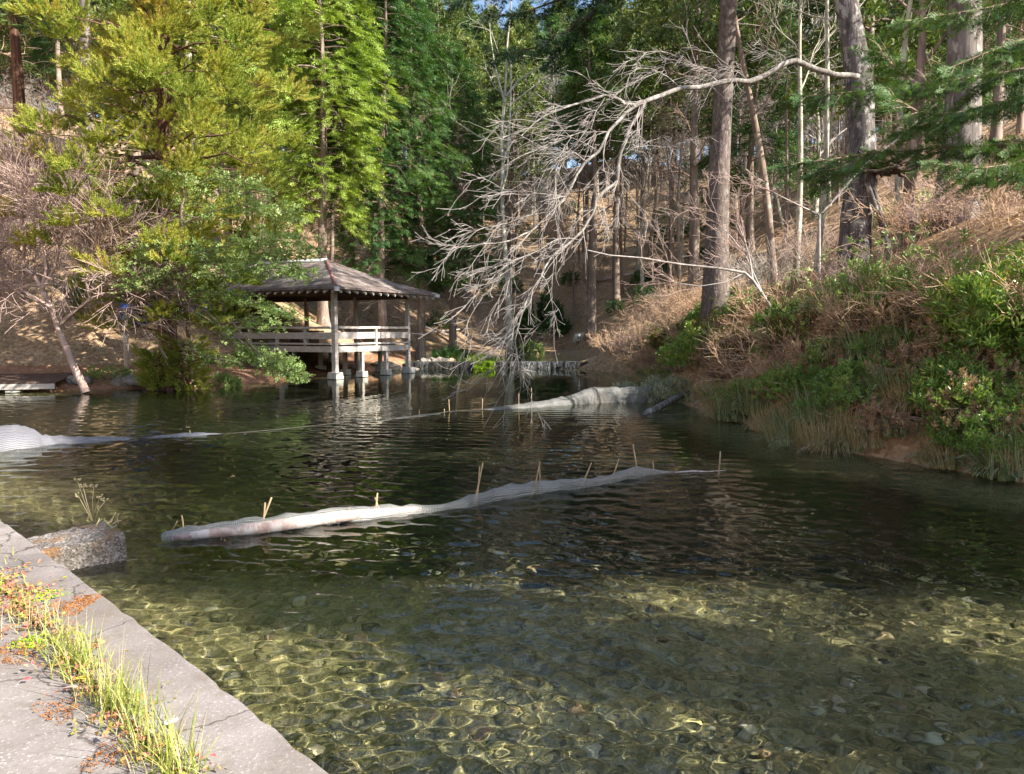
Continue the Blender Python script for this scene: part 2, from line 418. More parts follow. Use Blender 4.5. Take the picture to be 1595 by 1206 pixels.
n = NT('clear pond water'); gl = n.n('ShaderNodeBsdfGlass'); gl.inputs['Roughness'].default_value = 0; gl.inputs['IOR'].default_value = 1.333; gl.inputs[0].default_value = (.85,.88,.83,1)
n.done(gl.outputs[0]); me.materials.append(n.m)
wo = tag(link('pond_water', me), kind='structure'); wo.cycles.is_caustics_caster = True
bpy.data.objects['ground'].cycles.is_caustics_receiver = True
sheet('pond_water', -34, 26, -18, 1.995, 0.0, wm_)
sheet('stream_water', -8, 6.5, 41.42, 58, .40, water_mat('stream water', .8, .3))

# ------------------------------------------------------------------ concrete quay
n = NT('weathered concrete')
w = n.coord('Object')
a = n.noise(w, 1.3, 6, .65); b = n.noise(w, 60, 3, .7); e = n.noise(w, 7, 6, .7)
cc = n.ramp(a.outputs[0], [(.3, (.18,.16,.15)), (.7, (.30,.27,.255))])
cc = n.mix(n.ramp(b.outputs[0], [(.58, 0.0), (.72, .7)]), cc, (.62,.57,.54))
cc = n.mix(n.ramp(b.outputs[0], [(.28, .6), (.42, 0.0)]), cc, (.13,.11,.1))
cc = n.mix(n.ramp(e.outputs[0], [(.5, 0.0), (.68, .65)]), cc, (.17,.135,.11))
k1 = n.noise(w, .55, 5, .7)
cc = n.mix(n.ramp(k1.outputs[0], [(.45, 0.0), (.62, .5)]), cc, (.15,.12,.095))
wq = n.noise(w, 2.5, 4, .6); wa = n.n('ShaderNodeVectorMath', operation='MULTIPLY_ADD'); n.l(wq.outputs['Color'], wa.inputs[0]); wa.inputs[1].default_value = (.35,.35,0); n.l(w, wa.inputs[2])
ck = n.n('ShaderNodeTexVoronoi', feature='DISTANCE_TO_EDGE'); ck.inputs['Scale'].default_value = .75; n.l(wa.outputs[0], ck.inputs['Vector'])
cc = n.mix(n.ramp(ck.outputs[0], [(.002, .85), (.006, 0.0)]), cc, (.05,.04,.035))
M['concrete'] = n.done(n.bsdf(cc, .93, n.bump(b.outputs[0], .5, .006), .15))
n = NT('old aggregate concrete')
w = n.coord('Object')
a = n.n('ShaderNodeTexVoronoi'); a.inputs['Scale'].default_value = 62; n.l(w, a.inputs['Vector'])
b = n.noise(w, 9, 6, .75); e = n.noise(w, 3.2, 4, .6)
cc = n.ramp(a.outputs['Color'], [(.1, (.1,.09,.078)), (.5, (.2,.17,.145)), (.9, (.36,.325,.295))])
cc = n.mix(n.ramp(e.outputs[0], [(.5, 0.0), (.62, .75)]), cc, (.25,.13,.05))
cc = n.mix(n.ramp(b.outputs[0], [(.25, .8), (.45, 0.0)]), cc, (.05,.045,.04))
M['aggregate'] = n.done(n.bsdf(cc, .95, n.bump(n.mix(.5, a.outputs['Distance'], b.outputs[0]), .9, .015), .1))
n = NT('pale cast concrete')
a = n.noise(n.coord('Object'), 5, 6, .65); 
cc = n.ramp(a.outputs[0], [(.25, (.34,.33,.29)), (.6, (.58,.56,.51)), (.8, (.66,.64,.6))])
g_ = n.n('ShaderNodeNewGeometry'); s_ = n.n('ShaderNodeSeparateXYZ'); n.l(g_.outputs['Position'], s_.inputs[0])
cc = n.mix(n.math('LESS_THAN', n.math('ADD', s_.outputs[2], n.math('MULTIPLY', a.outputs[0], .06)), .05), cc, (.03,.035,.02))
M['footing'] = n.done(n.bsdf(cc, .9, n.bump(a.outputs[0], .4, .02), .15))

# local frame: e runs along the edge to the back left, f points inland
EO = np.array([-.78, 2.78, 0]); e_ = np.array([-.7071,.7071,0]); f_ = np.array([-.7071,-.7071,0])
def quay(e0, f0, z): return EO+e_*e0+f_*f0+np.array([0,0,z])
def slab(name, e0, e1, f0, f1, z0, z1, mat, jit=.007, step=.10, kind='structure', parent=None, edge=.012):
    """a slab with a slightly worn, uneven arris on the water side"""
    es = np.arange(e0, e1+step*.5, step); b = MB(); k = len(es)
    rr = np.random.default_rng(int(abs(e0*10))+3)
    w1 = np.cumsum(rr.normal(0, jit*.5, k)); w1 -= np.linspace(w1[0], w1[-1], k); w1 += rr.normal(0, jit, k)
    rows = [(f0, z0, 0), (f0, z1-edge*1.6, 1), (f0+edge, z1-edge*.3, 1), (f0+edge*2.6, z1, .6), (f1, z1, 0), (f1, z0, 0)]
    V = []
    for i, ev in enumerate(es):
        for (f, z, j) in rows: V.append(quay(ev, f+j*w1[i], z+(j*w1[i]*.3 if j else 0)))
    m = len(rows)
    fs = [(i*m+j, i*m+j+1, (i+1)*m+j+1, (i+1)*m+j) for i in range(k-1) for j in range(m-1)]
    fs += [tuple(range(m))[::-1], tuple((k-1)*m+j for j in range(m))]
    b.add(V, fs)
    return b.build(name, mat, parent)
tag(slab('quay_coping', -9, 3.36, 0, .40, -.7, .45, M['concrete']), kind='structure')
tag(slab('quay_coping', 3.38, 5.0, .02, .40, -.7, .447, M['concrete']), kind='structure')
tag(slab('quay_coping', 5.02, 16, 0.035, .40, -.7, .44, M['concrete']), kind='structure')
tag(slab('quay_pavement', -9, 16, .425, 9, -.2, .443, M['concrete'], .001), kind='structure')

# projecting block with a dry weed growing on it
bl = MB()
# cobbles lying on the bed of the near shallows
import bmesh as _bm
b_ = _bm.new(); _bm.ops.create_icosphere(b_, subdivisions=2, radius=1); b_.verts.ensure_lookup_table()
IV = np.array([v.co[:] for v in b_.verts]); IF = np.array([[v.index for v in f.verts] for f in b_.faces]); b_.free()
rr = np.random.default_rng(17); n_ = 3400
y = 2.6+6.2*rr.random(n_)**1.1; x = rr.uniform(-.75,.75,n_)*y; kp = (x+y > 2.5) & (x < 5.5) & (snoise(np.stack([x, y, 0*x], -1), 1.4, 3) > -.3); x, y = x[kp], y[kp]; n_ = len(x)
sz = .016+.05*rr.random(n_)**2.6; zb = height(x, y)
PV = np.empty((n_, len(IV), 3), np.float32)
for i in range(n_):
    q = IV*(1+.22*snoise(IV*1.3+i*1.37, 1, i % 5))[:,None]*np.array([1, rr.uniform(.6,.95), rr.uniform(.4,.65)])*sz[i]; a = rr.uniform(0, 6.28)
    PV[i] = np.stack([q[:,0]*math.cos(a)-q[:,1]*math.sin(a)+x[i], q[:,0]*math.sin(a)+q[:,1]*math.cos(a)+y[i], q[:,2]+zb[i]+sz[i]*.12], 1)
PF = (IF[None]+(np.arange(n_)*len(IV))[:,None,None]).reshape(-1)
me = bpy.data.meshes.new('pond_pebbles'); me.vertices.add(n_*len(IV)); me.vertices.foreach_set('co', PV.reshape(-1))
me.loops.add(len(PF)); me.loops.foreach_set('vertex_index', PF.astype(np.int32)); me.polygons.add(len(PF)//3); me.polygons.foreach_set('loop_start', np.arange(len(PF)//3, dtype=np.int32)*3)
me.update(calc_edges=True); me.polygons.foreach_set('use_smooth', np.ones(len(PF)//3, bool))
n = NT('pond pebbles'); g_ = n.n('ShaderNodeNewGeometry'); nz = n.noise(n.coord('Object'), 45, 4, .7)
cc = n.ramp(g_.outputs['Random Per Island'], [(.0, (.03,.03,.022)), (.25, (.12,.11,.06)), (.5, (.3,.26,.13)), (.72, (.5,.43,.2)), (.88, (.34,.2,.12)), (.97, (.62,.59,.45))])
cc = n.mix(.35, cc, n.ramp(nz.outputs[0], [(.35, (.05,.055,.03)), (.65, (.5,.45,.28))]))
me.materials.append(n.done(n.bsdf(cc, .9, None, .1)))
tag(link('pond_pebbles', me), kind='stuff').cycles.is_caustics_receiver = True
g = np.linspace(0, 1, 13); h_ = np.linspace(0, 1, 9); zz = np.linspace(0, 1, 6)
ax_ = np.array([.7071,.7071,0]); bx_ = np.array([-.7071,.7071,0]); o_ = np.array([-4.16,6.1,0])
def blockpt(a, b, c):
    c0 = np.array([a, b, c])
    p = o_+ax_*(a*.86)+bx_*(b*.56)+np.array([0,0,-.3+c*(.50+.06*a)])
    return p+.014*np.array([snoise(c0*7, 1, 1), snoise(c0*7, 1, 2), snoise(c0*8, 1, 4)])
def grid_face(fn, nu, nv):
    V = [fn(u/nu, v/nv) for u in range(nu+1) for v in range(nv+1)]
    fs = [(u*(nv+1)+v, (u+1)*(nv+1)+v, (u+1)*(nv+1)+v+1, u*(nv+1)+v+1) for u in range(nu) for v in range(nv)]
    bl.add(V, fs, 0, False)
grid_face(lambda u, v: blockpt(u, v, 1), 16, 10); grid_face(lambda u, v: blockpt(u, 0, v), 16, 9)
grid_face(lambda u, v: blockpt(1, u, v), 10, 9); grid_face(lambda u, v: blockpt(u, 1, v), 16, 9)
tag(bl.build('concrete_block', M['aggregate']), 'crumbling pebbly concrete block jutting into the water from the quay edge', 'block')
# ------------------------------------------------------------------ wood and roof materials
n = NT('weathered timber')
v = n.coord('Generated', (2, 2, 2)); vo_ = n.coord('Object', (1, 1, 1))
a = n.noise(n.coord('Object', (.9, .9, 3.0)), 5, 6, .7, .4); b = n.noise(vo_, 1.4, 4, .6)
g = n.n('ShaderNodeNewGeometry')
cc = n.ramp(a.outputs[0], [(.28, (.26,.21,.18)), (.5, (.54,.49,.45)), (.7, (.72,.69,.65))])
cc = n.mix(n.ramp(b.outputs[0], [(.5, 0.0), (.72, .5)]), cc, (.36,.29,.22))
cc = n.mix(.3, cc, n.ramp(g.outputs['Random Per Island'], [(.1, (.24,.19,.16)), (.9, (.6,.55,.5))]))
M['timber'] = n.done(n.bsdf(cc, .85, n.bump(a.outputs[0], .5, .01), .2))
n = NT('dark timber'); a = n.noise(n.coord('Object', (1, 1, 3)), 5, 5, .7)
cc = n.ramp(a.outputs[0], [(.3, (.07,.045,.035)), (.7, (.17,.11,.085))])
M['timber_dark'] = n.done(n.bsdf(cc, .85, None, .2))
n = NT('old metal sheet roof')
wv = n.n('ShaderNodeTexWave', wave_type='BANDS', bands_direction='Z'); wv.inputs['Scale'].default_value = 2.6; wv.inputs['Distortion'].default_value = .6
wv.inputs['Detail'].default_value = 2
w = n.coord('Object'); n.l(w, wv.inputs['Vector'])
a = n.noise(n.coord('Object', (1,1,.4)), 2.2, 6, .7); b = n.noise(w, 11, 5, .7); e = n.noise(w, .9, 4, .6)
cc = n.ramp(a.outputs[0], [(.3, (.10,.07,.062)), (.5, (.17,.135,.122)), (.7, (.31,.27,.25))])
cc = n.mix(n.ramp(e.outputs[0], [(.56, 0.0), (.66, .6)]), cc, (.42,.35,.32))
cc = n.mix(n.ramp(b.outputs[0], [(.55, 0.0), (.75, .6)]), cc, (.1,.05,.045))
cc = n.mix(n.ramp(wv.outputs[0], [(.0, .28), (.18, 0.0)]), cc, (.05,.03,.03))
M['roof'] = n.done(n.bsdf(cc, .7, n.bump(wv.outputs[0], .25, .02), .3))
M['ridge_red'] = plain('faded red ridge metal', (.3,.13,.13), .55, .4, 5)
M['white_metal'] = plain('grey white metal', (.62,.63,.65), .5, .15, 4)
M['tarp'] = plain('blue tarpaulin', (.015,.07,.26), .45, .25, 3, .3, .4)
M['white_paper'] = plain('white notice', (.78,.78,.78), .7, .06, 20)

# ------------------------------------------------------------------ pavilion on stilts
PN = np.array([-7.6, 32.0, 0]); ru = np.array([-.89,.456,0]); rv = np.array([.456,.89,0])
RU = np.stack([ru, rv, np.array([0,0,1])], 1)       # columns: u, v, z
LU, LV = 9.7, 5.4
pav = empty('pavilion', PN, 0, 'open timber pavilion on stilts with a hipped brown roof, standing over the pond edge', 'pavilion')
def L(u, v, z): return ru*u+rv*v+np.array([0,0,z])
def part(name, mb, mat, parent=pav): return mb.build(name, mat, parent)
def post(u, v, z0, z1, s, name='post', mat='timber', foot=True, fs=.5, fz=.30):
    b = MB(); b.box(L(u, v, (z0+z1)/2), (s, s, z1-z0), RU)
    o = part(name, b, M[mat])
    if foot:
        f = MB(); f.box(L(u, v, fz/2-.35), (fs, fs, fz+.7), RU, 0, .72)
        part('footing', f, M['footing'])
    return o
FZ = 1.36; EZ = 3.86
def gz(u, v):
    p = PN+L(u, v, 0); return Hh(p[0], p[1])
for (u, v) in ((0,0), (0,LV), (LU,0), (LU,LV), (6.5,0), (6.5,LV), (3.2,LV)):
    z0 = max(.28, gz(u, v)+.2)
    post(u, v, z0, EZ-.02, .2 if v == 0 else .17, fs=.62, fz=z0+.02)
for (u, v) in ((3.1,0), (0,1.8), (0,3.6), (1.7,2.7), (3.2,2.7), (6.4,2.7), (1.7,LV), (4.9,LV), (4.8,2.7)):
    z0 = max(.25, gz(u, v)+.12)
    post(u, v, z0, FZ-.17, .16, 'stilt', fs=.5, fz=z0+.02)
b = MB(); b.box(L(LU/2, LV/2, FZ-.03), (LU+.1, LV+.1, .05), RU)
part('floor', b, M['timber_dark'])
def beam(name, u0, v0, u1, v1, z, th, hgt, mat='timber', sag=0.0):
    a_, b_ = L(u0, v0, z), L(u1, v1, z); d = b_-a_; ln = np.linalg.norm(d); d /= ln
    R = np.stack([d, np.cross([0,0,1.0], d), np.array([0,0,1.0])], 1)
    m = MB(); k = max(1, int(ln/1.2))
    ts = np.linspace(0, 1, k+1)
    V = []
    for t in ts:
        c = a_+(b_-a_)*t - np.array([0,0,sag*4*t*(1-t)])
        jit = RNG.normal(0, .006, 2)
        for sy, sz in ((-1,-1), (1,-1), (1,1), (-1,1)):
            V.append(c+R[:,1]*sy*th/2+np.array([0,0,sz*hgt/2+jit[0]]))
    fs = [(i*4+j, i*4+(j+1)%4, (i+1)*4+(j+1)%4, (i+1)*4+j) for i in range(k) for j in range(4)]
    fs += [(3,2,1,0), tuple(k*4+j for j in range(4))]
    m.add(V, fs); return part(name, m, M[mat])
# floor edge beams, railing boards and rails on the sides one sees
for (u0, v0, u1, v1) in ((.105, -.11, 3.2, -.11), (3.2, -.11, 6.395, -.11), (6.605, -.11, 9.6, -.11)):
    beam('floor_beam', u0, v0, u1, v1, 1.29, .08, .25)
    beam('lower_rail', u0, v0, u1, v1, 1.52, .12, .075)
    beam('rail_board', u0, v0+.02, u1, v1+.02, 1.88, .045, .29, sag=.01)
    beam('top_rail', u0, v0, u1, v1, 2.24, .13, .1, sag=.012)
for (v0, v1) in ((.105, 2.7), (2.7, 5.3)):
    beam('floor_beam', -.11, v0, -.11, v1, 1.29, .08, .25, sag=.01)
    beam('lower_rail', -.11, v0, -.11, v1, 1.52, .12, .075)
    beam('rail_board', -.09, v0, -.09, v1, 1.88, .045, .29)
    beam('top_rail', -.11, v0, -.11, v1, 2.24, .13, .1, sag=.012)
beam('top_rail', .1, LV+.1, 9.6, LV+.1, 2.24, .1, .1); beam('rail_board', .1, LV+.1, 9.6, LV+.1, 1.88, .05, .24); beam('floor_beam', .1, LV+.1, 9.6, LV+.1, 1.29, .08, .22)
for (u, v) in ((3.2,-.11), (1.6,-.06), (4.9,-.06), (8.1,-.06), (-.11,2.7)):
    b = MB(); b.box(L(u, v, 1.77), (.11, .11, .84), RU); part('railing_post', b, M['timber'])
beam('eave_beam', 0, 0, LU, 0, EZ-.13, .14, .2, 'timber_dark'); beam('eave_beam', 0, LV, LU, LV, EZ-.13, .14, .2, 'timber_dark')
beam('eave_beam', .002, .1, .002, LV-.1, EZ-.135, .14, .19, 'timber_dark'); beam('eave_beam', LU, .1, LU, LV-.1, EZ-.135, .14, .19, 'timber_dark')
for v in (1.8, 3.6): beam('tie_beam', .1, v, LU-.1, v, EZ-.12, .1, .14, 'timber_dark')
# hipped roof with a slight hollow in its slopes
OV = 1.05; RZ = 5.38; half = LV/2+OV
def roofpt(s, t, side):
    """s along the eave 0..1, t from eave 0 to ridge 1"""
    c = {0: ((-OV,-OV), (LU+OV,-OV), (LU-2.7,LV/2), (2.7,LV/2)), 1: ((-OV,LV+OV), (-OV,-OV), (2.7,LV/2), (2.7,LV/2)),
         2: ((LU+OV,LV+OV), (-OV,LV+OV), (2.7,LV/2), (LU-2.7,LV/2)), 3: ((LU+OV,-OV), (LU+OV,LV+OV), (LU-2.7,LV/2), (LU-2.7,LV/2))}[side]
    c = [np.array(x) for x in c]
    a_ = c[0]*(1-s)+c[1]*s; b_ = c[3]*(1-s)+c[2]*s
    uv = a_*(1-t)+b_*t
    z = EZ+.02+(RZ-EZ)*(t-.32*t*(1-t))
    return L(uv[0], uv[1], z)
rf = MB(); NS, NTn = 28, 22
for side in range(4):
    V = []; fs = []
    for j in range(NTn):                     # sheets lapped like shallow steps
        for k_, dz in ((j/NTn, .014), ((j+1)/NTn, -.004)):
            for i_ in range(NS+1):
                V.append(roofpt(i_/NS, min(k_, .999), side)+np.array([0,0,dz+.006*math.sin(i_*2.3+j)]))
    w_ = NS+1
    for r_ in range(2*NTn-1):
        for i_ in range(NS): fs.append((r_*w_+i_, r_*w_+i_+1, (r_+1)*w_+i_+1, (r_+1)*w_+i_))
    rf.add(V, fs)
    under = [roofpt(0, 0, side)-np.array([0,0,.07]), roofpt(1, 0, side)-np.array([0,0,.07]), roofpt(1, .99, side)-np.array([0,0,.07]), roofpt(0, .99, side)-np.array([0,0,.07])]
    rf.add(under, [(3,2,1,0)])
    top = [roofpt(i_/NS, 0, side)+np.array([0,0,.014]) for i_ in range(NS+1)]
    bot = [p-np.array([0,0,.085]) for p in top]
    rf.add(top+bot, [(i_, i_+NS+1, i_+NS+2, i_+1) for i_ in range(NS)])
roof = part('roof', rf, M['roof'])
m = MB(); 
m.tube([roofpt(0, .995, 0)+[0,0,.03], roofpt(1, .995, 0)+[0,0,.03]], .09, 6)
part('ridge_cap', m, M['white_metal'], roof)
for side, col_ in ((0, 'ridge_red'), (1, 'roof'), (2, 'roof'), (3, 'roof')):
    m = MB(); m.tube([roofpt(0, t, side)+[0,0,.02] for t in np.linspace(0, 1, 9)], .07 if side == 0 else .05, 6)
    part('hip_cap', m, M[col_], roof)
for side in (0, 2):
    p0 = roofpt(0, 0, side); d = norm(roofpt(0,.2,side)-p0)
    m = MB(); R = frames(d[None], np.array([[0,0,1.0]]))[0]
    m.box(p0+d*.1-[0,0,.07], (.42, .2, .15), R); part('hip_end_cap', m, M['white_metal'], roof)
m = MB(); p0 = roofpt(0,0,1); d = norm(roofpt(0,.2,1)-p0); m.box(p0+d*.1-[0,0,.06], (.42,.2,.15), frames(d[None], np.array([[0,0,1.0]]))[0]); part('hip_end_cap', m, M['white_metal'], roof)
# rafter ends under the eaves
for k in range(26):
    u = -OV+.25+k*(LU+2*OV-.5)/25
    m = MB(); m.box(L(u, -OV+.28, EZ-.06), (.055, .62, .085), RU @ np.array(Matrix.Rotation(.42, 3, 'X'))); part('rafter', m, M['timber'])
for k in range(14):
    v_ = -OV+.3+k*(LV+2*OV-.6)/13
    m = MB(); m.box(L(-OV+.28, v_, EZ-.06), (.62, .055, .085), RU @ np.array(Matrix.Rotation(-.42, 3, 'Y'))); part('rafter', m, M['timber'])
# table and bench inside, dark against the hill
m = MB(); m.box(L(4.2, 2.7, FZ+.70), (1.8,.8,.06), RU); m.box(L(3.6,2.7,FZ+.34), (.1,.6,.66), RU); m.box(L(4.8,2.7,FZ+.34), (.1,.6,.66), RU)
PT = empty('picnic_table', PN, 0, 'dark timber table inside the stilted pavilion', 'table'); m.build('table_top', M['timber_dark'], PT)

# ------------------------------------------------------------------ pole with notice, blue tarpaulins
pb = col(197, 29.6)
pole = empty('wooden_pole', pb, 0, 'grey wooden pole with a small white notice beside the blue tarpaulin', 'pole')
m = MB(); m.tube([(0,0,-.3), (.01,0,1), (0,.01,2.15)], [.1,.095,.09], 9); m.build('pole', M['timber'], pole)
m = MB(); m.box((.02,-.11,1.25), (.17,.012,.27)); m.build('notice', M['white_paper'], pole)
def tarp(name, c, w, h, d, label, seed, rz=0):
    m = MB(); nu, nv = 18, 12; V = []
    for i in range(nu+1):
        for j in range(nv+1):
            u = i/nu*2-1; v = j/nv
            lo = .35*u*u*h+.06*snoise(np.array([u*3, 0, seed]), 1, seed)
            z = lo+(h-lo)*v
            y = -d*(1-u*u)*(.35+.65*math.sin(math.pi*(.15+.8*v)))+.05*snoise(np.array([u*5, v*2, seed]), 1.3, seed)
            V.append((u*w/2, y, z))
    k = nv+1
    m.add(V, [(i*k+j, (i+1)*k+j, (i+1)*k+j+1, i*k+j+1) for i in range(nu) for j in range(nv)], 0, True)
    o = m.build(name, M['tarp'])
    sol = o.modifiers.new('thick', 'SOLIDIFY'); sol.thickness = .02
    o.location = tuple(c); o.rotation_euler = (0,0,rz)
    return tag(o, label, 'tarpaulin')
c = P(216, 508, 30.4); tarp('blue_tarpaulin', c, 1.6, .95, .4, 'dark blue tarpaulin hung behind the grey pole with the white notice', 1)
c = P(310, 527, 34.2); c[2] = max(c[2], Hh(c[0], c[1])); tarp('blue_tarpaulin', c, 1.9, 1.0, .5, 'blue tarpaulin bundle seen through the pavilion railing under the leafy boughs', 2, .3)

# ------------------------------------------------------------------ wooden landing deck at the left shore
dk = empty('wooden_deck', (0,0,0), 0, 'low weathered plank deck at the left shore on a concrete footing', 'deck')
m = MB(); D0 = np.array([-15.55, 25.3, .33]); da = norm(np.array([-1,-.28,0])); db = norm(np.array([-.28,1,0]))
RD = np.stack([da, db, np.array([0,0,1.0])], 1)
for k in range(15):
    m.box(D0+da*2.2+db*(.1+k*.17)+np.array([0,0,.012*k+RNG.normal(0,.006)]), (4.4+RNG.normal(0,.03), .155, .045), RD)
m.build('planks', M['timber_dark'], dk)
m = MB(); m.box(D0+da*2.2+db*.02-[0,0,.12], (4.35,.09,.18), RD); m.box(D0+da*2.2+db*2.5-[0,0,.1], (4.3,.09,.16), RD); m.build('joist', M['timber'], dk)
m = MB(); m.box(D0+da*1.3+db*.2-[0,0,.55], (.5,.4,.66), RD, 0, .85); m.build('footing', M['footing'], dk)

# ------------------------------------------------------------------ weir between pond and stream
n = NT('wet dark stone'); w = n.coord('Object'); vv = n.n('ShaderNodeTexVoronoi'); vv.inputs['Scale'].default_value = 3.2; n.l(w, vv.inputs['Vector'])
a = n.noise(w, 9, 5, .7)
cc = n.mix(.5, n.ramp(vv.outputs['Color'], [(.2, (.015,.015,.015)), (.8, (.06,.055,.05))]), n.ramp(a.outputs[0], [(.35, (.01,.01,.01)), (.7, (.08,.08,.07))]))
M['wet_stone'] = n.done(n.bsdf(cc, .65, n.bump(a.outputs[0], .9, .05), .15))
wx0, wx1 = -5.9, 4.2
wr = empty('weir', (0, 41.2, 0), 0, 'low dark stone weir with small falls and a bright moss patch across the inlet', 'weir')
m = MB(); k = 90; xs = np.linspace(wx0, wx1, k); V = []
for x in xs:
    j = snoise(np.array([x*4, 0, 0]), 1, 1)
    for (y, z) in ((.15,-.8), (-.16+.05*j,-.8), (-.13+.06*j,.1), (-.1+.05*snoise(np.array([x*6,1,0]),1,2),.33), (-.05,.378+.012*j), (.22,.385), (.25,-.8)): V.append((x, y, z))
m.add(V, [(i*7+j, i*7+j+1, (i+1)*7+j+1, (i+1)*7+j) for i in range(k-1) for j in range(6)])
m.build('stone_sill', M['wet_stone'], wr)
n = NT('white falling water')
w = n.coord('Object', (1,1,.08)); a = n.noise(w, 26, 4, .75)
t = n.n('ShaderNodeBsdfTransparent'); s_ = n.bsdf((.5,.54,.58), .3, None, .4)
mx = n.n('ShaderNodeMixShader'); n.l(n.ramp(a.outputs[0], [(.5, 0.0), (.68, .7)]), mx.inputs[0]); n.l(t.outputs[0], mx.inputs[1]); n.l(s_, mx.inputs[2])
M['fall'] = n.done(mx.outputs[0])
Yw = 41.0
def fall(px0, px1, seed):
    x0 = (px0-797.5)/F*Yw; x1 = (px1-797.5)/F*Yw
    m = MB(); nu = max(4, int((x1-x0)*14)); V = []
    for i in range(nu+1):
        x = x0+(x1-x0)*i/nu; j = snoise(np.array([x*9, seed, 0]), 1, 1)
        for (y, z) in ((.06,.415), (-.09,.405), (-.16+.02*j,.36), (-.2+.03*j,.2), (-.24+.04*j,.0)): V.append((x, 41.2+y, z))
    m.add(V, [(i*5+j, (i+1)*5+j, (i+1)*5+j+1, i*5+j+1) for i in range(nu) for j in range(4)], 0, True)
    tag(m.build('falling_water', M['fall']), kind='structure')
for a_, b_ in ((653,667), (812,834), (838,857), (861,877), (879,897), (781,788), (795,801)): fall(a_, b_, a_)
# moss on the sill
def moss_pad(name, x0, x1, parent):
    rr = np.random.default_rng(5); N = 2600
    x = rr.uniform(x0, x1, N); t = rr.uniform(0, 1, N)
    y = -.17-.16*t+.09*snoise(np.stack([x*5, t*3, x*0], -1)); z = .40-.40*t**1.4
    p = np.stack([x, y, z], -1); d = norm(rr.normal(size=(N,3))*.6+np.array([0,-1,-.2]))
    Tq = np.array([[[0,-.3,0],[1,0,0],[0,.3,0]]], float)
    Tm = stamp(Tq, p, frames(d, rr.normal(size=(N,3))), rr.uniform(.05,.11,N))
    return link(name, tri_mesh(name, Tm, M['moss']), parent)
moss_pad('moss', (738-797.5)/F*Yw, (770-797.5)/F*Yw, wr)

# ------------------------------------------------------------------ stones on the far shore
M['stone'] = plain('shore stone', (.25,.22,.19), .9, .45, 5, .6)
M['stone_warm'] = plain('warm stone', (.40,.26,.18), .9, .35, 5, .6)
def rock(p, s, seed, mat='stone'):
    import bmesh
    bm = bmesh.new(); bmesh.ops.create_icosphere(bm, subdivisions=3, radius=1)
    for v_ in bm.verts:
        c0 = np.array(v_.co)
        k_ = 1+.28*snoise(c0*1.6+seed*3, 1, seed % 5)+.08*snoise(c0*5, 1, 2)
        v_.co = (v_.co[0]*s[0]*k_, v_.co[1]*s[1]*k_, max(-.4, v_.co[2])*s[2]*k_)
    me = bpy.data.meshes.new('rock'); bm.to_mesh(me); bm.free(); me.materials.append(M[mat])
    o = link('shore_rock', me); o.location = tuple(float(v) for v in p); return o
for i, (px, Y, s, mt, lab) in enumerate([
    (682, 42.6, (.75,.5,.5), 'stone', 'rounded grey boulder above the left end of the weir'),
    (703, 43.2, (.55,.4,.55), 'stone_warm', 'warm brown boulder right beside the grey one above the weir'),
    (662, 41.9, (.45,.4,.35), 'stone', 'small dark stone next to the little waterfall at the weir end'),
    (640, 40.6, (.6,.5,.4), 'stone', 'low stone at the shore behind the far pavilion footing'),
    (597, 39.7, (.8,.5,.4), 'stone', 'dark stone on the shore under the pavilion floor'),
    (903, 54.4, (.5,.4,.45), 'footing', 'pale block at the far edge of the upper stream'),
    (120, 26.6, (.5,.35,.22), 'stone', 'flat stone at the waterline beside the plank deck'),
    (195, 27.2, (.6,.3,.28), 'stone', 'stone at the waterline between the leaning maple and the cedar roots')]):
    p = col(px, Y); tag(rock(p+np.array([0,0,.05]), s, i, mt), lab, 'stone')

# ------------------------------------------------------------------ nets across the pond
def net_mat(name, colr, open_, sc, fade):
    n = NT(name)
    uv = n.n('ShaderNodeUVMap'); mp = n.n('ShaderNodeMapping'); mp.inputs['Scale'].default_value = (sc, sc, 1); n.l(uv.outputs[0], mp.inputs[0])
    ve = n.n('ShaderNodeTexVoronoi', feature='DISTANCE_TO_EDGE'); ve.inputs['Scale'].default_value = 1; ve.inputs['Randomness'].default_value = .12; n.l(mp.outputs[0], ve.inputs['Vector'])
    a = n.noise(n.coord('Object'), 2.2, 4, .6)
    line = n.ramp(ve.outputs[0], [(.10, 1.0), (.17, open_)])
    fac = n.math('MULTIPLY', line, n.ramp(a.outputs[0], [(.3, fade), (.6, 1.0)]))
    t = n.n('ShaderNodeBsdfTransparent'); s_ = n.bsdf(colr, .5, None, .4)
    tl = n.n('ShaderNodeBsdfTranslucent'); tl.inputs[0].default_value = (*colr, 1)
    m1 = n.n('ShaderNodeMixShader'); m1.inputs[0].default_value = .3; n.l(s_, m1.inputs[1]); n.l(tl.outputs[0], m1.inputs[2])
    mx = n.n('ShaderNodeMixShader'); n.l(fac, mx.inputs[0]); n.l(t.outputs[0], mx.inputs[1]); n.l(m1.outputs[0], mx.inputs[2])
    return n.done(mx.outputs[0])
M['net_near'] = net_mat('knotted net', (.46,.46,.43), .11, 50, .6)
M['net_far'] = net_mat('fine net', (.32,.32,.305), .14, 95, .7)
M['net_lav'] = net_mat('fine pale net', (.35,.35,.39), .24, 95, .8)
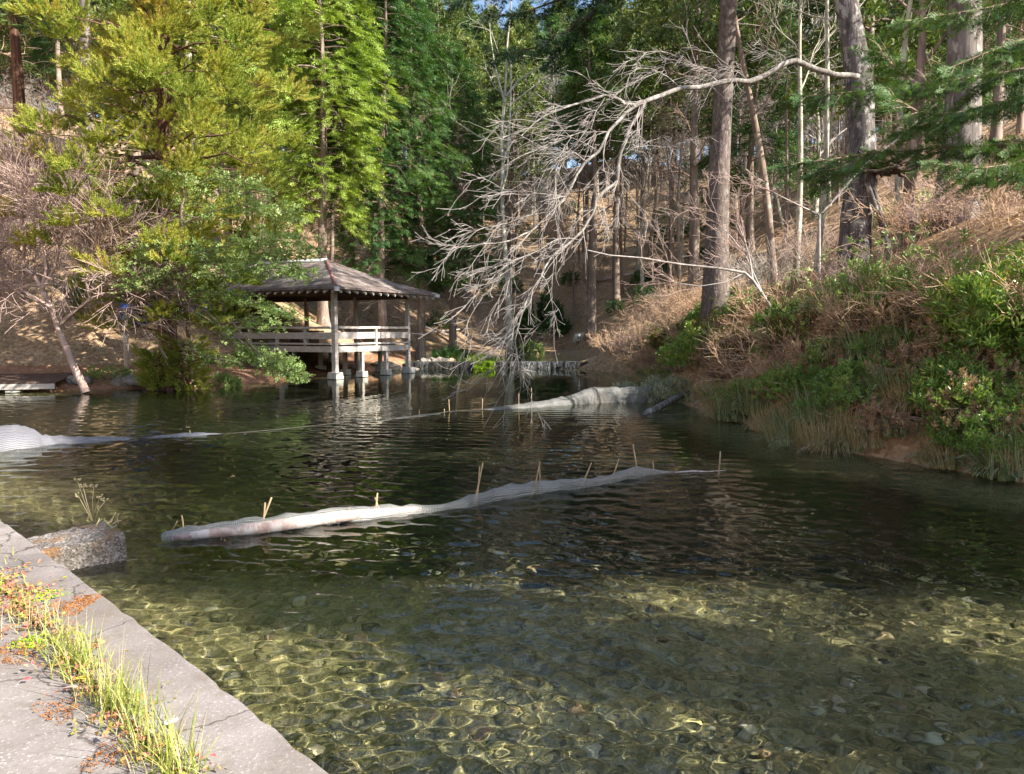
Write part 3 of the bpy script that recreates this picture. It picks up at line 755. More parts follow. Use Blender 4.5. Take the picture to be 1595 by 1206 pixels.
def net(name, spine, heights, widths, mat, label, seed, back=.5, lift=-.02):
    """a limp net hung over its line: rises from the water towards us, sags back behind"""
    sp_ = np.array(spine); s = np.r_[0, np.cumsum(np.linalg.norm(np.diff(sp_, axis=0), axis=1))]
    N = max(30, int(s[-1]*9)); tt = np.linspace(0, s[-1], N)
    X = np.interp(tt, s, sp_[:,0]); Y = np.interp(tt, s, sp_[:,1]); Hn = np.interp(tt, s, heights); W = np.interp(tt, s, widths)
    # smooth the interpolated line
    for _ in range(6):
        for A in (Hn, W, X, Y): A[1:-1] = (A[:-2]+2*A[1:-1]+A[2:])/4
    me = bpy.data.meshes.new(name); K = 9; V = []; UV = []
    dx = np.gradient(X); dy = np.gradient(Y); L_ = np.hypot(dx, dy); nx_, ny_ = -dy/L_, dx/L_
    for i in range(N):
        for j in range(K):
            a = j/(K-1)*math.pi*(.5+back)
            off = -math.cos(a)*W[i]*.5; z = math.sin(min(a, math.pi))*Hn[i]+lift
            q = np.array([tt[i]*3.4, j*.3+.5*math.sin(tt[i]*1.7), seed])
            wob = .03*snoise(q, 2.3, 1)*min(1, Hn[i]*8)
            V.append((X[i]+nx_[i]*(off+wob), Y[i]+ny_[i]*(off+wob), z+.032*snoise(q, 1.7, 3)*min(1, Hn[i]*6))); UV.append((tt[i], j*.045))
    fs = [(i*K+j, (i+1)*K+j, (i+1)*K+j+1, i*K+j+1) for i in range(N-1) for j in range(K-1)]
    me.from_pydata(V, [], fs); me.materials.append(M[mat])
    uvl = me.uv_layers.new(name='UVMap')
    for lp in me.loops: uvl.data[lp.index].uv = UV[lp.vertex_index]
    me.polygons.foreach_set('use_smooth', [True]*len(fs))
    o = link(name, me); return tag(o, label, 'net')
sp1 = [G(255,838)[:2], G(330,836)[:2], G(410,827)[:2], G(520,812)[:2], G(640,799)[:2], G(680,795)[:2], G(740,784)[:2], G(800,772)[:2], G(850,763)[:2], G(915,758)[:2], G(960,748)[:2], G(990,742)[:2], G(1015,738)[:2], G(1062,735)[:2]]
net('pond_net', sp1, [.10,.15,.17,.17,.13,.04,.14,.17,.16,.11,.12,.22,.07,.01], [.16,.2,.22,.22,.2,.16,.18,.2,.19,.17,.13,.12,.07,.02], 'net_near',
    'pale knotted net strung along stakes across the near water, over a bleached log', 1, .45)
sp2 = [G(556,655)[:2], G(610,653)[:2], G(660,647)[:2], G(702,641)[:2]]
net('pond_net', sp2, [.03,.02,.04,.01], [.3,.4,.4,.2], 'net_far', 'mostly sunken strip of netting with short stakes in the middle of the pond', 3)
sp3 = [G(750,638)[:2], G(800,636)[:2], G(850,633)[:2], G(890,630)[:2], G(920,628)[:2], G(960,627)[:2], G(1000,627)[:2], G(1040,622)[:2]]
net('pond_net', sp3, [.02,.12,.18,.28,.50,.45,.5,.4], [.3,.35,.35,.3,.3,.25,.25,.2], 'net_far', 'grey net rising in a billow beside the right bank, in front of the weir', 5)
sp4 = [G(-60,696)[:2], G(0,696)[:2], G(40,694)[:2], G(86,690)[:2]]
net('pond_net', sp4, [.3,.42,.4,.05], [1.2,1.3,1.0,.3], 'net_lav', 'large pale billow of netting at the left edge of the pond', 7)
sp5 = [G(70,690)[:2], G(130,688)[:2], G(180,685)[:2], G(214,682)[:2]]
net('pond_net', sp5, [.16,.11,.08,.01], [.4,.4,.35,.15], 'net_lav', 'low flat stretch of pale netting joined to the large billow', 9)
sp6 = [G(214,682)[:2], G(260,680)[:2], G(300,678)[:2], G(350,675)[:2]]
net('pond_net', sp6, [.01,.06,.075,.01], [.15,.3,.3,.1], 'net_lav', 'thin tapering end of pale netting with one tiny stake', 11)
# bleached log under the near net
M['bleached'] = bark_mat('bleached wood', (.3,.2,.165), (.52,.41,.36), (.6,.54,.5), 9, 1.0, .5, .02, lich=.5)
m = MB(); a0 = G(268,838,.03); a1 = G(412,822,.05); a2 = G(540,804,.06); a3 = G(655,793,.02)
m.tube([a0, a1*.6+a0*.4, a1, a2, a3], [.035,.06,.07,.065,.035], 10)
tag(m.build('bleached_log', M['bleached']), 'bleached pinkish log lying in the water under the near net', 'log')
m = MB(); a0 = G(1012,642,.02); a1 = P(1078,609,21.6)
m.tube([a0-norm(a1-a0)*.5-[0,0,.1], a0, (a0+a1)/2+[0,0,.02], a1], [.1,.1,.09,.07], 8)
tag(m.build('fallen_log', M['bark_grey']), 'broken grey log slanting from the right bank into the water', 'log')
M['rope'] = plain('wet dark rope', (.06,.055,.045), .7, .3, 9)
m = MB(); m.tube([G(340,677,.012), G(400,672,.012), G(455,667,.01), G(510,661,.012), G(560,655,.012), G(640,650,.012), G(700,641,.015), G(752,638,.015)], .009, 5)
tag(m.build('float_line', M['rope']), 'thin dark line floating on the water between the pale left netting and the grey net', 'rope')
m = MB(); m.tube([G(1052,736,.012), G(1080,734,.02), G(1100,735,.012), G(1130,733,.012)], [.012,.015,.012,.006], 5)
tag(m.build('floating_twig', M['bleached']), 'pale twig floating past the right tip of the near net', 'twig')
# stakes
M['bamboo'] = plain('old bamboo cane', (.42,.30,.17), .6, .35, 9)
stk = [(285,822,283,803,.01), (268,826,276,812,.008), (402,826,423,775,.012), (408,826,413,783,.011), (583,804,588,768,.011), (592,800,584,775,.009),
       (739,783,752,721,.012), (743,781,747,727,.011), (830,770,841,720,.012), (841,766,840,719,.011), (906,757,921,721,.012), (953,746,964,715,.011), (993,740,986,692,.012), (1018,738,1017,719,.009), (1119,740,1122,703,.012),
       (540,805,545,790,.009)]
near_lab = ['short stub of cane at the left tip of the near net', 'thin cane stub leaning at the very left corner of the near net', 'taller of two leaning canes standing in the bleached log', 'shorter of two canes standing in the bleached log',
  'cane at the right end of the bleached log, tallest there', 'thin cane crossing the one at the right end of the bleached log', 'longest leaning cane in the middle of the near net', 'cane just behind the longest leaning cane of the near net',
  'leaning cane of the crossed pair on the near net', 'upright cane of the crossed pair on the near net', 'single leaning cane right of the crossed pair', 'thin cane leaning right before the peak of the near net',
  'cane standing at the peak of the near net', 'tiny cane just past the peak of the near net', 'upright cane standing alone past the right end of the near net', 'stub of cane in the middle of the bleached log']
for (x0, y0, x1, y1, r), lab in zip(stk, near_lab):
    b0 = G(x0, y0); t0 = P(x1, y1, b0[1]+RNG.uniform(-.08,.08)); d = b0-t0
    m = MB(); m.tube([b0+d*.5, b0, (b0+t0)/2+[.004,0,0], t0], [r*1.05, r, r*.95, r*.8], 6)
    tag(m.build('cane_stake', M['bamboo']), lab, 'stake', 'cane stakes holding the nets')
far_lab = ['short stake at the left end of the sunken net', 'stake low in the middle of the sunken net', 'tallest stake at the right end of the sunken net', 'thin stake where the grey billowing net begins',
  'stake left of the drooping twig tips by the grey net', 'stake right under the drooping twig tips by the grey net', 'short stake beside the tallest one of the sunken net', 'slim stake against the billow of the grey net', 'tiny stake on the tapering pale net']
for (x, y0, y1), lab in zip([(586,655,641), (653,646,638), (700,641,622), (751,638,621), (808,636,613), (828,634,604), (692,643,637), (925,628,603), (296,678,670)], far_lab):
    b0 = G(x, y0); t0 = P(x+RNG.uniform(-1,1), y1, b0[1]); d = b0-t0
    m = MB(); m.tube([b0+d*.4, b0, t0], .009, 5)
    tag(m.build('cane_stake', M['bamboo']), lab, 'stake', 'cane stakes holding the nets')
# ------------------------------------------------------------------ foliage templates (unit length along +x, flat side up +z)
def tri_strip(p, d, w, l, up=(0,0,1)):
    d = norm(np.asarray(d, float)); y = norm(np.cross(np.asarray(up, float), d))
    p = np.asarray(p, float)
    return np.array([p-y*w/2, p+d*l, p+y*w/2])
def tmpl_sugi(rr):                       # plume of short upcurved sprigs all round a stem
    out = []
    for i in range(32):
        s = .1+.85*i/31; a = i*2.4
        side = np.array([0, math.cos(a), math.sin(a)])
        d = np.array([.75,0,.12])+side*(.75-.3*s)+rr.normal(0,.12,3)
        out.append(tri_strip([s*.75, 0, .05*s], d, .062, .30*(1.1-.45*s), rr.normal(size=3)))
    return np.array(out)
def tmpl_hinoki(rr):                     # flat drooping fan
    out = []
    for i in range(10):
        s = .05+.9*(i//2)/4.5; sd = 1 if i % 2 else -1
        d = norm(np.array([.8, sd*.75, -.2-.25*s])+rr.normal(0,.14,3)); l = .46*(1.15-.6*s); p = np.array([s*.8, 0, -.18*s*s])
        for t in (0,.33,.66): 
            out.append(tri_strip(p+d*l*t, d+rr.normal(0,.45,3), .075, l*.5*(1.1-.5*t)))
    out.append(tri_strip([.7,0,-.08], [1,0,-.4], .08, .35))
    return np.array(out)
def tmpl_fir(rr):                        # flat twig with fine needles each side and a few side twigs
    out = []
    def twig(p, d, l, nn):
        d = norm(np.asarray(d, float)); y = np.cross([0,0,1.0], d)
        out.append(tri_strip(p, d, .02, l))
        for i in range(nn):
            s = (i+.5)/nn
            for sd in (-1, 1):
                q = np.asarray(p)+d*s*l
                out.append(tri_strip(q, d*.7+y*sd*.8+np.array([0,0,.18])+rr.normal(0,.06,3), .035, .115))
    twig([0,0,0], [1,0,0], 1, 11)
    for s in (.2,.45,.68):
        for sd in (-1, 1): twig([s,0,0], [.75,sd*.65,0], .42*(1.15-s), 5)
    return np.array(out)
def tmpl_far(rr):
    out = []
    for i in range(20):
        d = np.array([.8,0,0])+rr.normal(0,.6,3)
        out.append(tri_strip(np.array([.55*rr.random(),0,0])+rr.normal(0,.12,3), d, .10, .40*rr.uniform(.6,1.1), rr.normal(size=3)))
    return np.array(out)
def leaf2(p, d, w, l, up):               # one leaf of two triangles folded along its midrib
    d = norm(np.asarray(d, float)); y = norm(np.cross(np.asarray(up, float), d)); z = np.cross(d, y); p = np.asarray(p, float)
    a = p; b = p+d*l; c = p+d*l*.45+y*w/2+z*w*.15; e = p+d*l*.45-y*w/2+z*w*.15
    return [np.array([a, e, b]), np.array([a, b, c])]
def tmpl_leafy(rr, n_=9, w=.2, l=.36):
    out = []
    for i in range(n_):
        s = i/(n_-1); a = i*2.4
        d = np.array([.45+.4*s, .8*math.cos(a), .55*math.sin(a)+.25])
        out += leaf2([.65*s,0,.03*s], d, w*rr.uniform(.8,1.2), l*rr.uniform(.8,1.2), np.array([0,0,1])+rr.normal(0,.35,3))
    return np.array(out)
rr0 = np.random.default_rng(11)
TS, TH, TF, TFar = tmpl_sugi(rr0), tmpl_hinoki(rr0), tmpl_fir(rr0), tmpl_far(rr0)
TL = tmpl_leafy(rr0); TL2 = tmpl_leafy(rr0, 8, .24, .5); TL3 = tmpl_leafy(rr0, 7, .17, .6)

def spray_cloud(rr, T_, pos, dirs, size, upj=.5):
    n_ = len(pos)
    up = np.array([0,0,1.0])+rr.normal(0, upj, (n_,3))
    return stamp(T_, pos, frames(dirs, up), size)

def trunk_tube(m, H, r0, rr, lean=(0,0), k=12, flare=.5, wob=.02, top=.12, pts=None, mi=0):
    if pts is None:
        z = np.r_[-.5, 0, .25, .6, np.linspace(1.2, H, 14)]
        w = H*wob; t = z/H
        x = lean[0]*z+w*np.sin(t*5+rr.uniform(0,6))*t; y = lean[1]*z+w*np.sin(t*4+rr.uniform(0,6))*t
        pts = np.stack([x, y, z], 1)
    n_ = len(pts); t = np.clip((pts[:,2]-pts[0,2])/max(.1, pts[-1,2]-pts[0,2]), 0, 1)
    rad = r0*(1-(1-top)*t**.9)
    zb = pts[:,2]-pts[1,2]
    fl = 1+flare*np.exp(-np.maximum(zb, 0)/(r0*2.2))
    ph = rr.uniform(0, 6.28, 3)
    m.tube(pts, rad*fl, k, mi, True, lambda s, a: 1+.09*np.sin(a*3+ph[0]+s*7)*np.exp(-s*9)*flare*2+.05*np.sin(a*5+ph[1]+s*11)+.03*np.sin(a*2+ph[2]-s*23))
    return pts, rad

def conifer(name, seed, H, base, R, n_br, T_, ns, size, wood, leaf, droop=.25, up=.25, r0=.3, lat=.3, prof=None, lean=(0,0), parent=None, loc=(0,0,0), rz=0,
            label=None, cat='tree', group=None, dead=8, minr=.35, inner=.2, upbias=.1, sag=0, k=12, azfun=None, limbs=True, outj=.45, clump=0):
    """trunk with limbs, and a crown of sprays held out along the limbs"""
    rr = np.random.default_rng(seed)
    root = empty(name, loc, rz, label, cat, group)
    tm = MB(); pts, rad = trunk_tube(tm, H, r0, rr, lean, k)
    axis_ = lambda z: np.array([np.interp(z, pts[:,2], pts[:,0]), np.interp(z, pts[:,2], pts[:,1]), z])
    pos, dirs, sz = [], [], []
    for b in range(n_br+dead):
        isdead = b >= n_br
        t = ((b+rr.random())/n_br) if not isdead else 0
        z = base+(H-base)*t**.95 if not isdead else base*rr.uniform(.45, 1.05)
        az = b*2.39996+rr.normal(0,.3)
        f = (prof(t) if prof else (1-t)**.75*.95+.05)*rr.uniform(.65,1.12)
        if azfun is not None: f *= azfun(az, z)
        ln = max(minr, R*f) if not isdead else R*rr.uniform(.25,.6)
        h = np.array([math.cos(az), math.sin(az), 0]); s_ = np.linspace(0, 1, 6)
        p0 = axis_(z)
        bp = p0+h*(s_*ln)[:,None]+np.array([0,0,1.0])*((up*s_-(droop+up*.5)*s_**2+sag*s_**3)*ln)[:,None]
        bp[1:] += rr.normal(0, .025*ln, (5,3))
        if limbs or isdead: tm.tube(bp, np.linspace(.012*ln+.010, .005, 6), 4, 0, False)
        if isdead:
            for q in range(4):
                s0 = rr.uniform(.3,.95); a0 = p0+(bp[-1]-p0)*s0; d = norm(h*.6+rr.normal(0,.5,3))
                tm.tube([a0, a0+d*ln*.22, a0+d*ln*.4+rr.normal(0,.05,3)], [.008,.006,.003], 3, 0, False)
            continue
        m_ = max(3, int(ns*(.35+.65*ln/R)))
        s1 = inner+(1-inner)*rr.random(m_)**.7
        q = np.stack([np.interp(s1, s_, bp[:,i]) for i in range(3)], 1)
        y = np.array([-h[1], h[0], 0]); wl = rr.normal(0, lat, m_)*ln*(1.15-s1*.75)
        q = q+y*wl[:,None]+np.array([0,0,1.0])*(rr.normal(0,.06*ln,m_)-.12*np.abs(wl))[:,None]
        d = h*rr.uniform(.6,1.1,m_)[:,None]+y*(np.sign(wl)*rr.uniform(.1,.9,m_))[:,None]+np.array([0,0,1.0])*(upbias+rr.normal(0,.3,m_))[:,None]
        if clump:                            # rounded tufts of plumes along the limb
            cs = np.linspace(max(.3, inner), 1, max(2, int(ln/(clump*1.5))))+rr.normal(0,.05)
            cc_ = np.stack([np.interp(cs, s_, bp[:,i]) for i in range(3)], 1)+y*(rr.normal(0,lat*.8,len(cs))*ln*(1.2-cs*.7))[:,None]
            w_ = rr.integers(0, len(cs), m_); o = norm(rr.normal(size=(m_,3))+np.array([0,0,.35])+h*.4)
            o[:,2] = np.where(o[:,2] < -.2, -.2, o[:,2])
            q = cc_[w_]+o*(clump*rr.uniform(.15,.75,m_))[:,None]*np.array([1,1,.75]); d = o*.8+h*.5+np.array([0,0,.35])
        pos.append(q); dirs.append(d); sz.append(size*rr.uniform(.65,1.25,m_))
    tm.build('trunk', M[wood], root)
    pos = np.concatenate(pos); dirs = np.concatenate(dirs); sz = np.concatenate(sz)
    link('crown', tri_mesh('crown', spray_cloud(rr, T_, pos, dirs, sz, outj), M[leaf]), root)
    return root

# ---- bare branching wood
def grow(rr, m, p, d, ln, r, lev, cfg, k=5):
    """one limb as a tube, then its children"""
    n_ = cfg.get('seg', 5); step = ln/n_
    pts = [np.array(p)]; d = norm(np.asarray(d, float))
    for i in range(n_):
        d = norm(d+rr.normal(0, cfg['wob'], 3)+np.array([0,0,cfg['grav'][min(lev, len(cfg['grav'])-1)]]))
        pts.append(pts[-1]+d*step)
    rad = np.linspace(r, max(r*cfg.get('tap', .45), cfg['rmin']), n_+1)
    m.tube(pts, rad, k if lev == 0 else (4 if lev == 1 else 3), 0, False)
    if lev >= cfg['lev']: return
    for c in range(cfg['kids'][lev]):
        s = rr.uniform(cfg.get('s0', .3), 1.0); i = min(n_-1, int(s*n_)); q = pts[i]+(pts[i+1]-pts[i])*(s*n_-i)
        t = norm(pts[i+1]-pts[i]); a = rr.normal(size=3); a = norm(a-t*(a@t))
        sp_ = cfg['spread']
        nd = norm(t*math.cos(sp_)+a*math.sin(sp_)*rr.uniform(.6,1.3)+np.array(cfg.get('bias', (0,0,0))))
        grow(rr, m, q, nd, ln*rr.uniform(*cfg.get('lr', (.45,.75))), max(rad[i]*.6, cfg['rmin']), lev+1, cfg)
def bare_tree(name, seed, loc, H, r0, wood, label=None, cat='tree', group=None, pts=None, cfgx=None, nl=9, z0=.35, lean=(0,0), rz=0, up=.5, ll=.35, k=9, llmin=.25):
    rr = np.random.default_rng(seed)
    root = empty(name, loc, rz, label, cat, group)
    m = MB(); pp, rad = trunk_tube(m, H, r0, rr, lean, k, .35, .03, .12, pts)
    m.build('trunk', M[wood], root)
    cfg = dict(lev=2, kids=(5,4), wob=.14, grav=(.02,.0,-.01), rmin=.006, spread=.75)
    if cfgx: cfg.update(cfgx)
    b = MB(); b.tube(pp[2:], rad[2:]*.3, 3, 0, False)      # hidden core tube, added to join the branches inside the stem
    for i in range(nl):
        z = H*(z0+(1-z0)*(i+rr.random())/nl); j = np.searchsorted(pp[:,2], z)-1; j = max(0, min(len(pp)-2, j))
        f = (z-pp[j,2])/(pp[j+1,2]-pp[j,2]+1e-9); q = pp[j]+(pp[j+1]-pp[j])*f
        az = i*2.4+rr.normal(0,.4); d = np.array([math.cos(az), math.sin(az), up+rr.normal(0,.2)])
        grow(rr, b, q, d, H*ll*(1.15-.8*z/H)*rr.uniform(.7,1.2)+llmin, max(.012, rad[j]*.45), 0, cfg)
    b.build('branches', M[cfg.get('twig', wood)], root)
    return root

# ================================================================== named trees of the photograph
# 1 golden cedar at the left
p = col(266, 26.6); p[2] -= .05
def golden_az(az, z):
    return 1.0+.18*math.sin(az*2+z*.9)
golden = conifer('cedar_tree', 21, 24, 2.7, 4.7, 195, TS, 115, .50, 'bark_red', 'sugi', .30, .30, .34, .26,
    lambda t: (.40+2.6*t if t < .22 else 1-.9*(t-.22)**1.2), loc=p, label='big golden green cedar with bushy plumes on the left shore in front of the pavilion', dead=10, inner=.15, upbias=.28, sag=.1, azfun=golden_az, clump=.85)
# fibrous flared root mass at its foot
m = MB(); rr = np.random.default_rng(3)
for i in range(120):
    a = rr.uniform(0, 6.28); r_ = rr.uniform(.55,.95); h = rr.uniform(.6,1.5)
    q0 = np.array([math.cos(a)*r_, math.sin(a)*r_*.8, -.2]); q1 = np.array([math.cos(a+.1)*.3, math.sin(a+.1)*.26, h])
    m.tube([q0, q0*.55+q1*.45+[0,0,.1], q1], [.05,.045,.02], 4, 0, False)
for i in range(9):
    a = rr.uniform(2.2, 7.0); q = np.array([math.cos(a)*.6, math.sin(a)*.5, .3]); d = np.array([math.cos(a), math.sin(a), 0])
    m.tube([q, q+d*.7+[0,0,-.02], q+d*1.4+rr.normal(0,.15,3)+[0,0,-.2], q+d*2.0+rr.normal(0,.2,3)+[0,0,-.5]], [.1,.08,.06,.03], 5, 0, False)
m.build('roots', M['bark_red'], golden)

# 2 grey trunk left of it (tall, its crown above the picture)
p = col(143, 33)
conifer('cedar_tree', 31, 27, 11, 3.6, 70, TS, 26, .6, 'bark_grey', 'sugi_dark', .3, .25, .36, loc=p, label='tall straight tree with a pale grey trunk rising left of the golden cedar', dead=10)
p = T(35, 290)
conifer('cedar_tree', 32, 26, 9.5, 4.0, 80, TH, 22, .9, 'bark_red', 'far', .35, .2, .42, loc=p, label='dark red brown trunk with drooping dead boughs at the far left edge of the hill', dead=34)
p = col(318, 35)
conifer('cedar_tree', 33, 24, 12, 3.4, 60, TH, 24, .7, 'bark_pale', 'hinoki', .3, .2, .26, loc=p, label='slim tree with a pale trunk glimpsed behind the middle of the golden cedar', dead=6)
# bright hinoki and the cypress group right of it
p = col(505, 43)
conifer('cypress_tree', 41, 25, 6.0, 4.3, 150, TH, 40, .80, 'bark_mid', 'hinoki', .5, .22, .30, .26, lambda t: .55+1.2*t if t < .3 else (1-.85*(t-.3)), loc=p, label='bright yellow green cypress with feathery sprays behind the pavilion roof', dead=8, inner=.3, upbias=-.1)
p = col(430, 47)
conifer('cypress_tree', 42, 27, 8.0, 4.0, 110, TH, 34, .85, 'bark_mid', 'hinoki', .5, .2, .32, .28, loc=p, label='yellow green cypress standing behind the golden cedar, left of the brightest one', dead=8, inner=.3, upbias=-.1)
for i, (px, Y, s, lab, lf) in enumerate([
    (598, 46, 1.0, 'dark blue green cypress with tiered drooping boughs right of the bright one', 'cypress'),
    (655, 48.5, .96, 'dark cypress with a reddish trunk at the right of the drooping group', 'cypress'),
    (553, 49, 1.02, 'shadowy cypress between the bright one and the dark tiered ones', 'cypress'),
    (706, 52, .85, 'smaller cypress at the right end of the dark group, sunlit at its lower tips', 'cypress')]):
    p = col(px, Y)
    conifer('cypress_tree', 43+i, 25*s, 5.2 if i != 2 else 7.5, 3.7*s, 110, TH, 32, .8, 'bark_mid', lf, .45, .2, .29, .28, lambda t: .7+.9*t if t < .3 else 1-.88*(t-.3), loc=p, label=lab, dead=10, inner=.25, upbias=-.12)
# tall fir trunk right of the middle, its crown above the picture, with a dark bough hanging into it
p = col(1113, 24.5)
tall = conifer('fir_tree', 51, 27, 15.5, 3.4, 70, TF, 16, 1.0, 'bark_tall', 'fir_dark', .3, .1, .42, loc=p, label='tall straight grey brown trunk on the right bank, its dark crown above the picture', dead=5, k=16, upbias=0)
def limb_fir(root, lines, leaf, wood, seed, size, dens, wid, y_of, rad=.05, ref=(0,0,0)):
    """boughs given as lines in the place: the limb, flat side twigs and needles"""
    rr = np.random.default_rng(seed); m = MB(); pos, dirs, sz = [], [], []
    for L_ in lines:
        L_ = np.array(L_)-np.array(ref); n_ = len(L_)
        m.tube(L_, np.linspace(rad, .008, n_), 5, 0, False)
        seg = np.r_[0, np.cumsum(np.linalg.norm(np.diff(L_, axis=0), axis=1))]; tot = seg[-1]
        for s in np.arange(.12*tot, tot, dens):
            q = np.array([np.interp(s, seg, L_[:,i]) for i in range(3)]); q2 = np.array([np.interp(min(tot, s+.1), seg, L_[:,i]) for i in range(3)])
            d = norm(q2-q) if s < tot-.05 else norm(L_[-1]-L_[-2]); y = norm(np.cross([0,0,1.0], d))
            for sd in (-1, 1):
                w = wid*(1.1-.75*s/tot)*rr.uniform(.5,1.15)*min(1, .5+s/tot*2)
                td = norm(d*.75+y*sd*.9+np.array([0,0,rr.normal(-.3,.3)]))
                e = q+td*w-[0,0,.1*w]; m.tube([q, (q+e)/2+[0,0,.02], e], [.010,.007,.004], 3, 0, False)
                for u in np.arange(.1, 1.01, size*.42/max(w,.1)):
                    c = q+(e-q)*u
                    for s3 in ((-1, 1) if u < .95 else (0,)):
                        ty = norm(np.cross([0,0,1.0], td))
                        pos.append(c); dirs.append(td+ty*s3*rr.uniform(.5,.9)+np.array([0,0,rr.normal(-.15,.3)])); sz.append(size*rr.uniform(.7,1.15)*(1.1-.35*u))
        pos.append(L_[-1]-norm(L_[-1]-L_[-2])*.1); dirs.append(L_[-1]-L_[-2]); sz.append(size)
    m.build('boughs', M[wood], root)
    link('needles', tri_mesh('needles', spray_cloud(rr, TF, np.array(pos), np.array(dirs), np.array(sz), .9), M[leaf]), root)
tl = np.array(tall.location)
Yt = 24.5
lines = [[P(1106,-190,Yt), P(1040,-110,23.5), P(985,-40,22.6), P(930,12,22), P(885,48,21.6), P(835,74,21.3), P(775,86,21)],
         [P(985,-40,22.6), P(930,-20,22.4), P(870,0,22.2), P(815,20,22), P(765,26,21.8)],
         [P(930,12,22), P(900,55,22.3), P(862,92,22.5)],
         [P(1106,-230,Yt), P(1000,-150,23.8), P(900,-70,23), P(790,-20,22.5), P(700,5,22)]]
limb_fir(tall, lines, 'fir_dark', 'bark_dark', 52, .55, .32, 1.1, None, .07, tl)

# big leaning tree with the long pale branch
Yb = 20.0
tp = [(1326,520,45),(1329,470,41),(1331,440,40),(1332,390,40),(1334,336,40),(1341,285,41),(1343,245,38),(1342,213,34),(1340,160,34),(1336,112,34),(1330,70,32),(1322,25,31),(1312,-30,30),(1300,-110,29),(1296,-220,26),(1300,-380,22),(1310,-560,15),(1316,-700,6)]
bp0 = P(1330,440,Yb); bp0[2] = Hh(bp0[0], bp0[1])
big = empty('oak_tree', bp0, 0, 'massive leaning tree with rough pale scaly bark and one long crooked branch over the pond', 'tree')
m = MB(); rr = np.random.default_rng(61)
pts = np.array([P(a, b, Yb+.0015*(440-b)) for a, b, w in tp])-bp0; rad = np.array([w for a, b, w in tp])/2*Yb/F*1.12
if pts[0,2] > -.3: pts[0,2] = -.5
m.tube(pts, rad, 18, 0, True, lambda s, a: 1+.06*np.sin(a*4+s*20)+.04*np.sin(a*7-s*31)+.03*np.sin(a*2+s*60))
for (a, ps) in enumerate([[(1366,330),(1352,290),(1346,250)], [(1390,420),(1372,340),(1362,300),(1352,262)]]):   # suckers hugging it
    m.tube(np.array([P(x, y, Yb-.3) for x, y in ps])-bp0, [.09,.07,.06] if a == 0 else [.10,.08,.07,.06], 6, 0, False)
m.build('trunk', M['bark_oak'], big)
m = MB()                                   # dark tangle of broken wood on its right side
for i in range(46):
    q = P(rr.uniform(1342,1408), rr.uniform(238,268), Yb-.35+rr.normal(0,.2))-bp0
    d = norm(np.array([rr.normal(.9,.5), rr.normal(-.2,.4), rr.normal(-.05,.3)]))
    ln = rr.uniform(.25,.6); m.tube([q-d*ln/2, q+rr.normal(0,.04,3), q+d*ln/2], [.03,.06,.02], 5, 0, False)
m.build('broken_wood', M['bark_dark'], big)
# upper limbs out of the picture
m = MB(); cfg = dict(lev=3, kids=(5,4,3), wob=.16, grav=(.04,.0,-.02,-.02), rmin=.007, spread=.8, seg=6)
for i in range(9):
    q = pts[12+i % 5]; az = i*2.2+.5
    grow(rr, m, q, [math.cos(az), math.sin(az), .5], rr.uniform(3.5,5.5), .14, 0, cfg, 6)
m.build('limbs', M['bark_oak_lichen'], big)

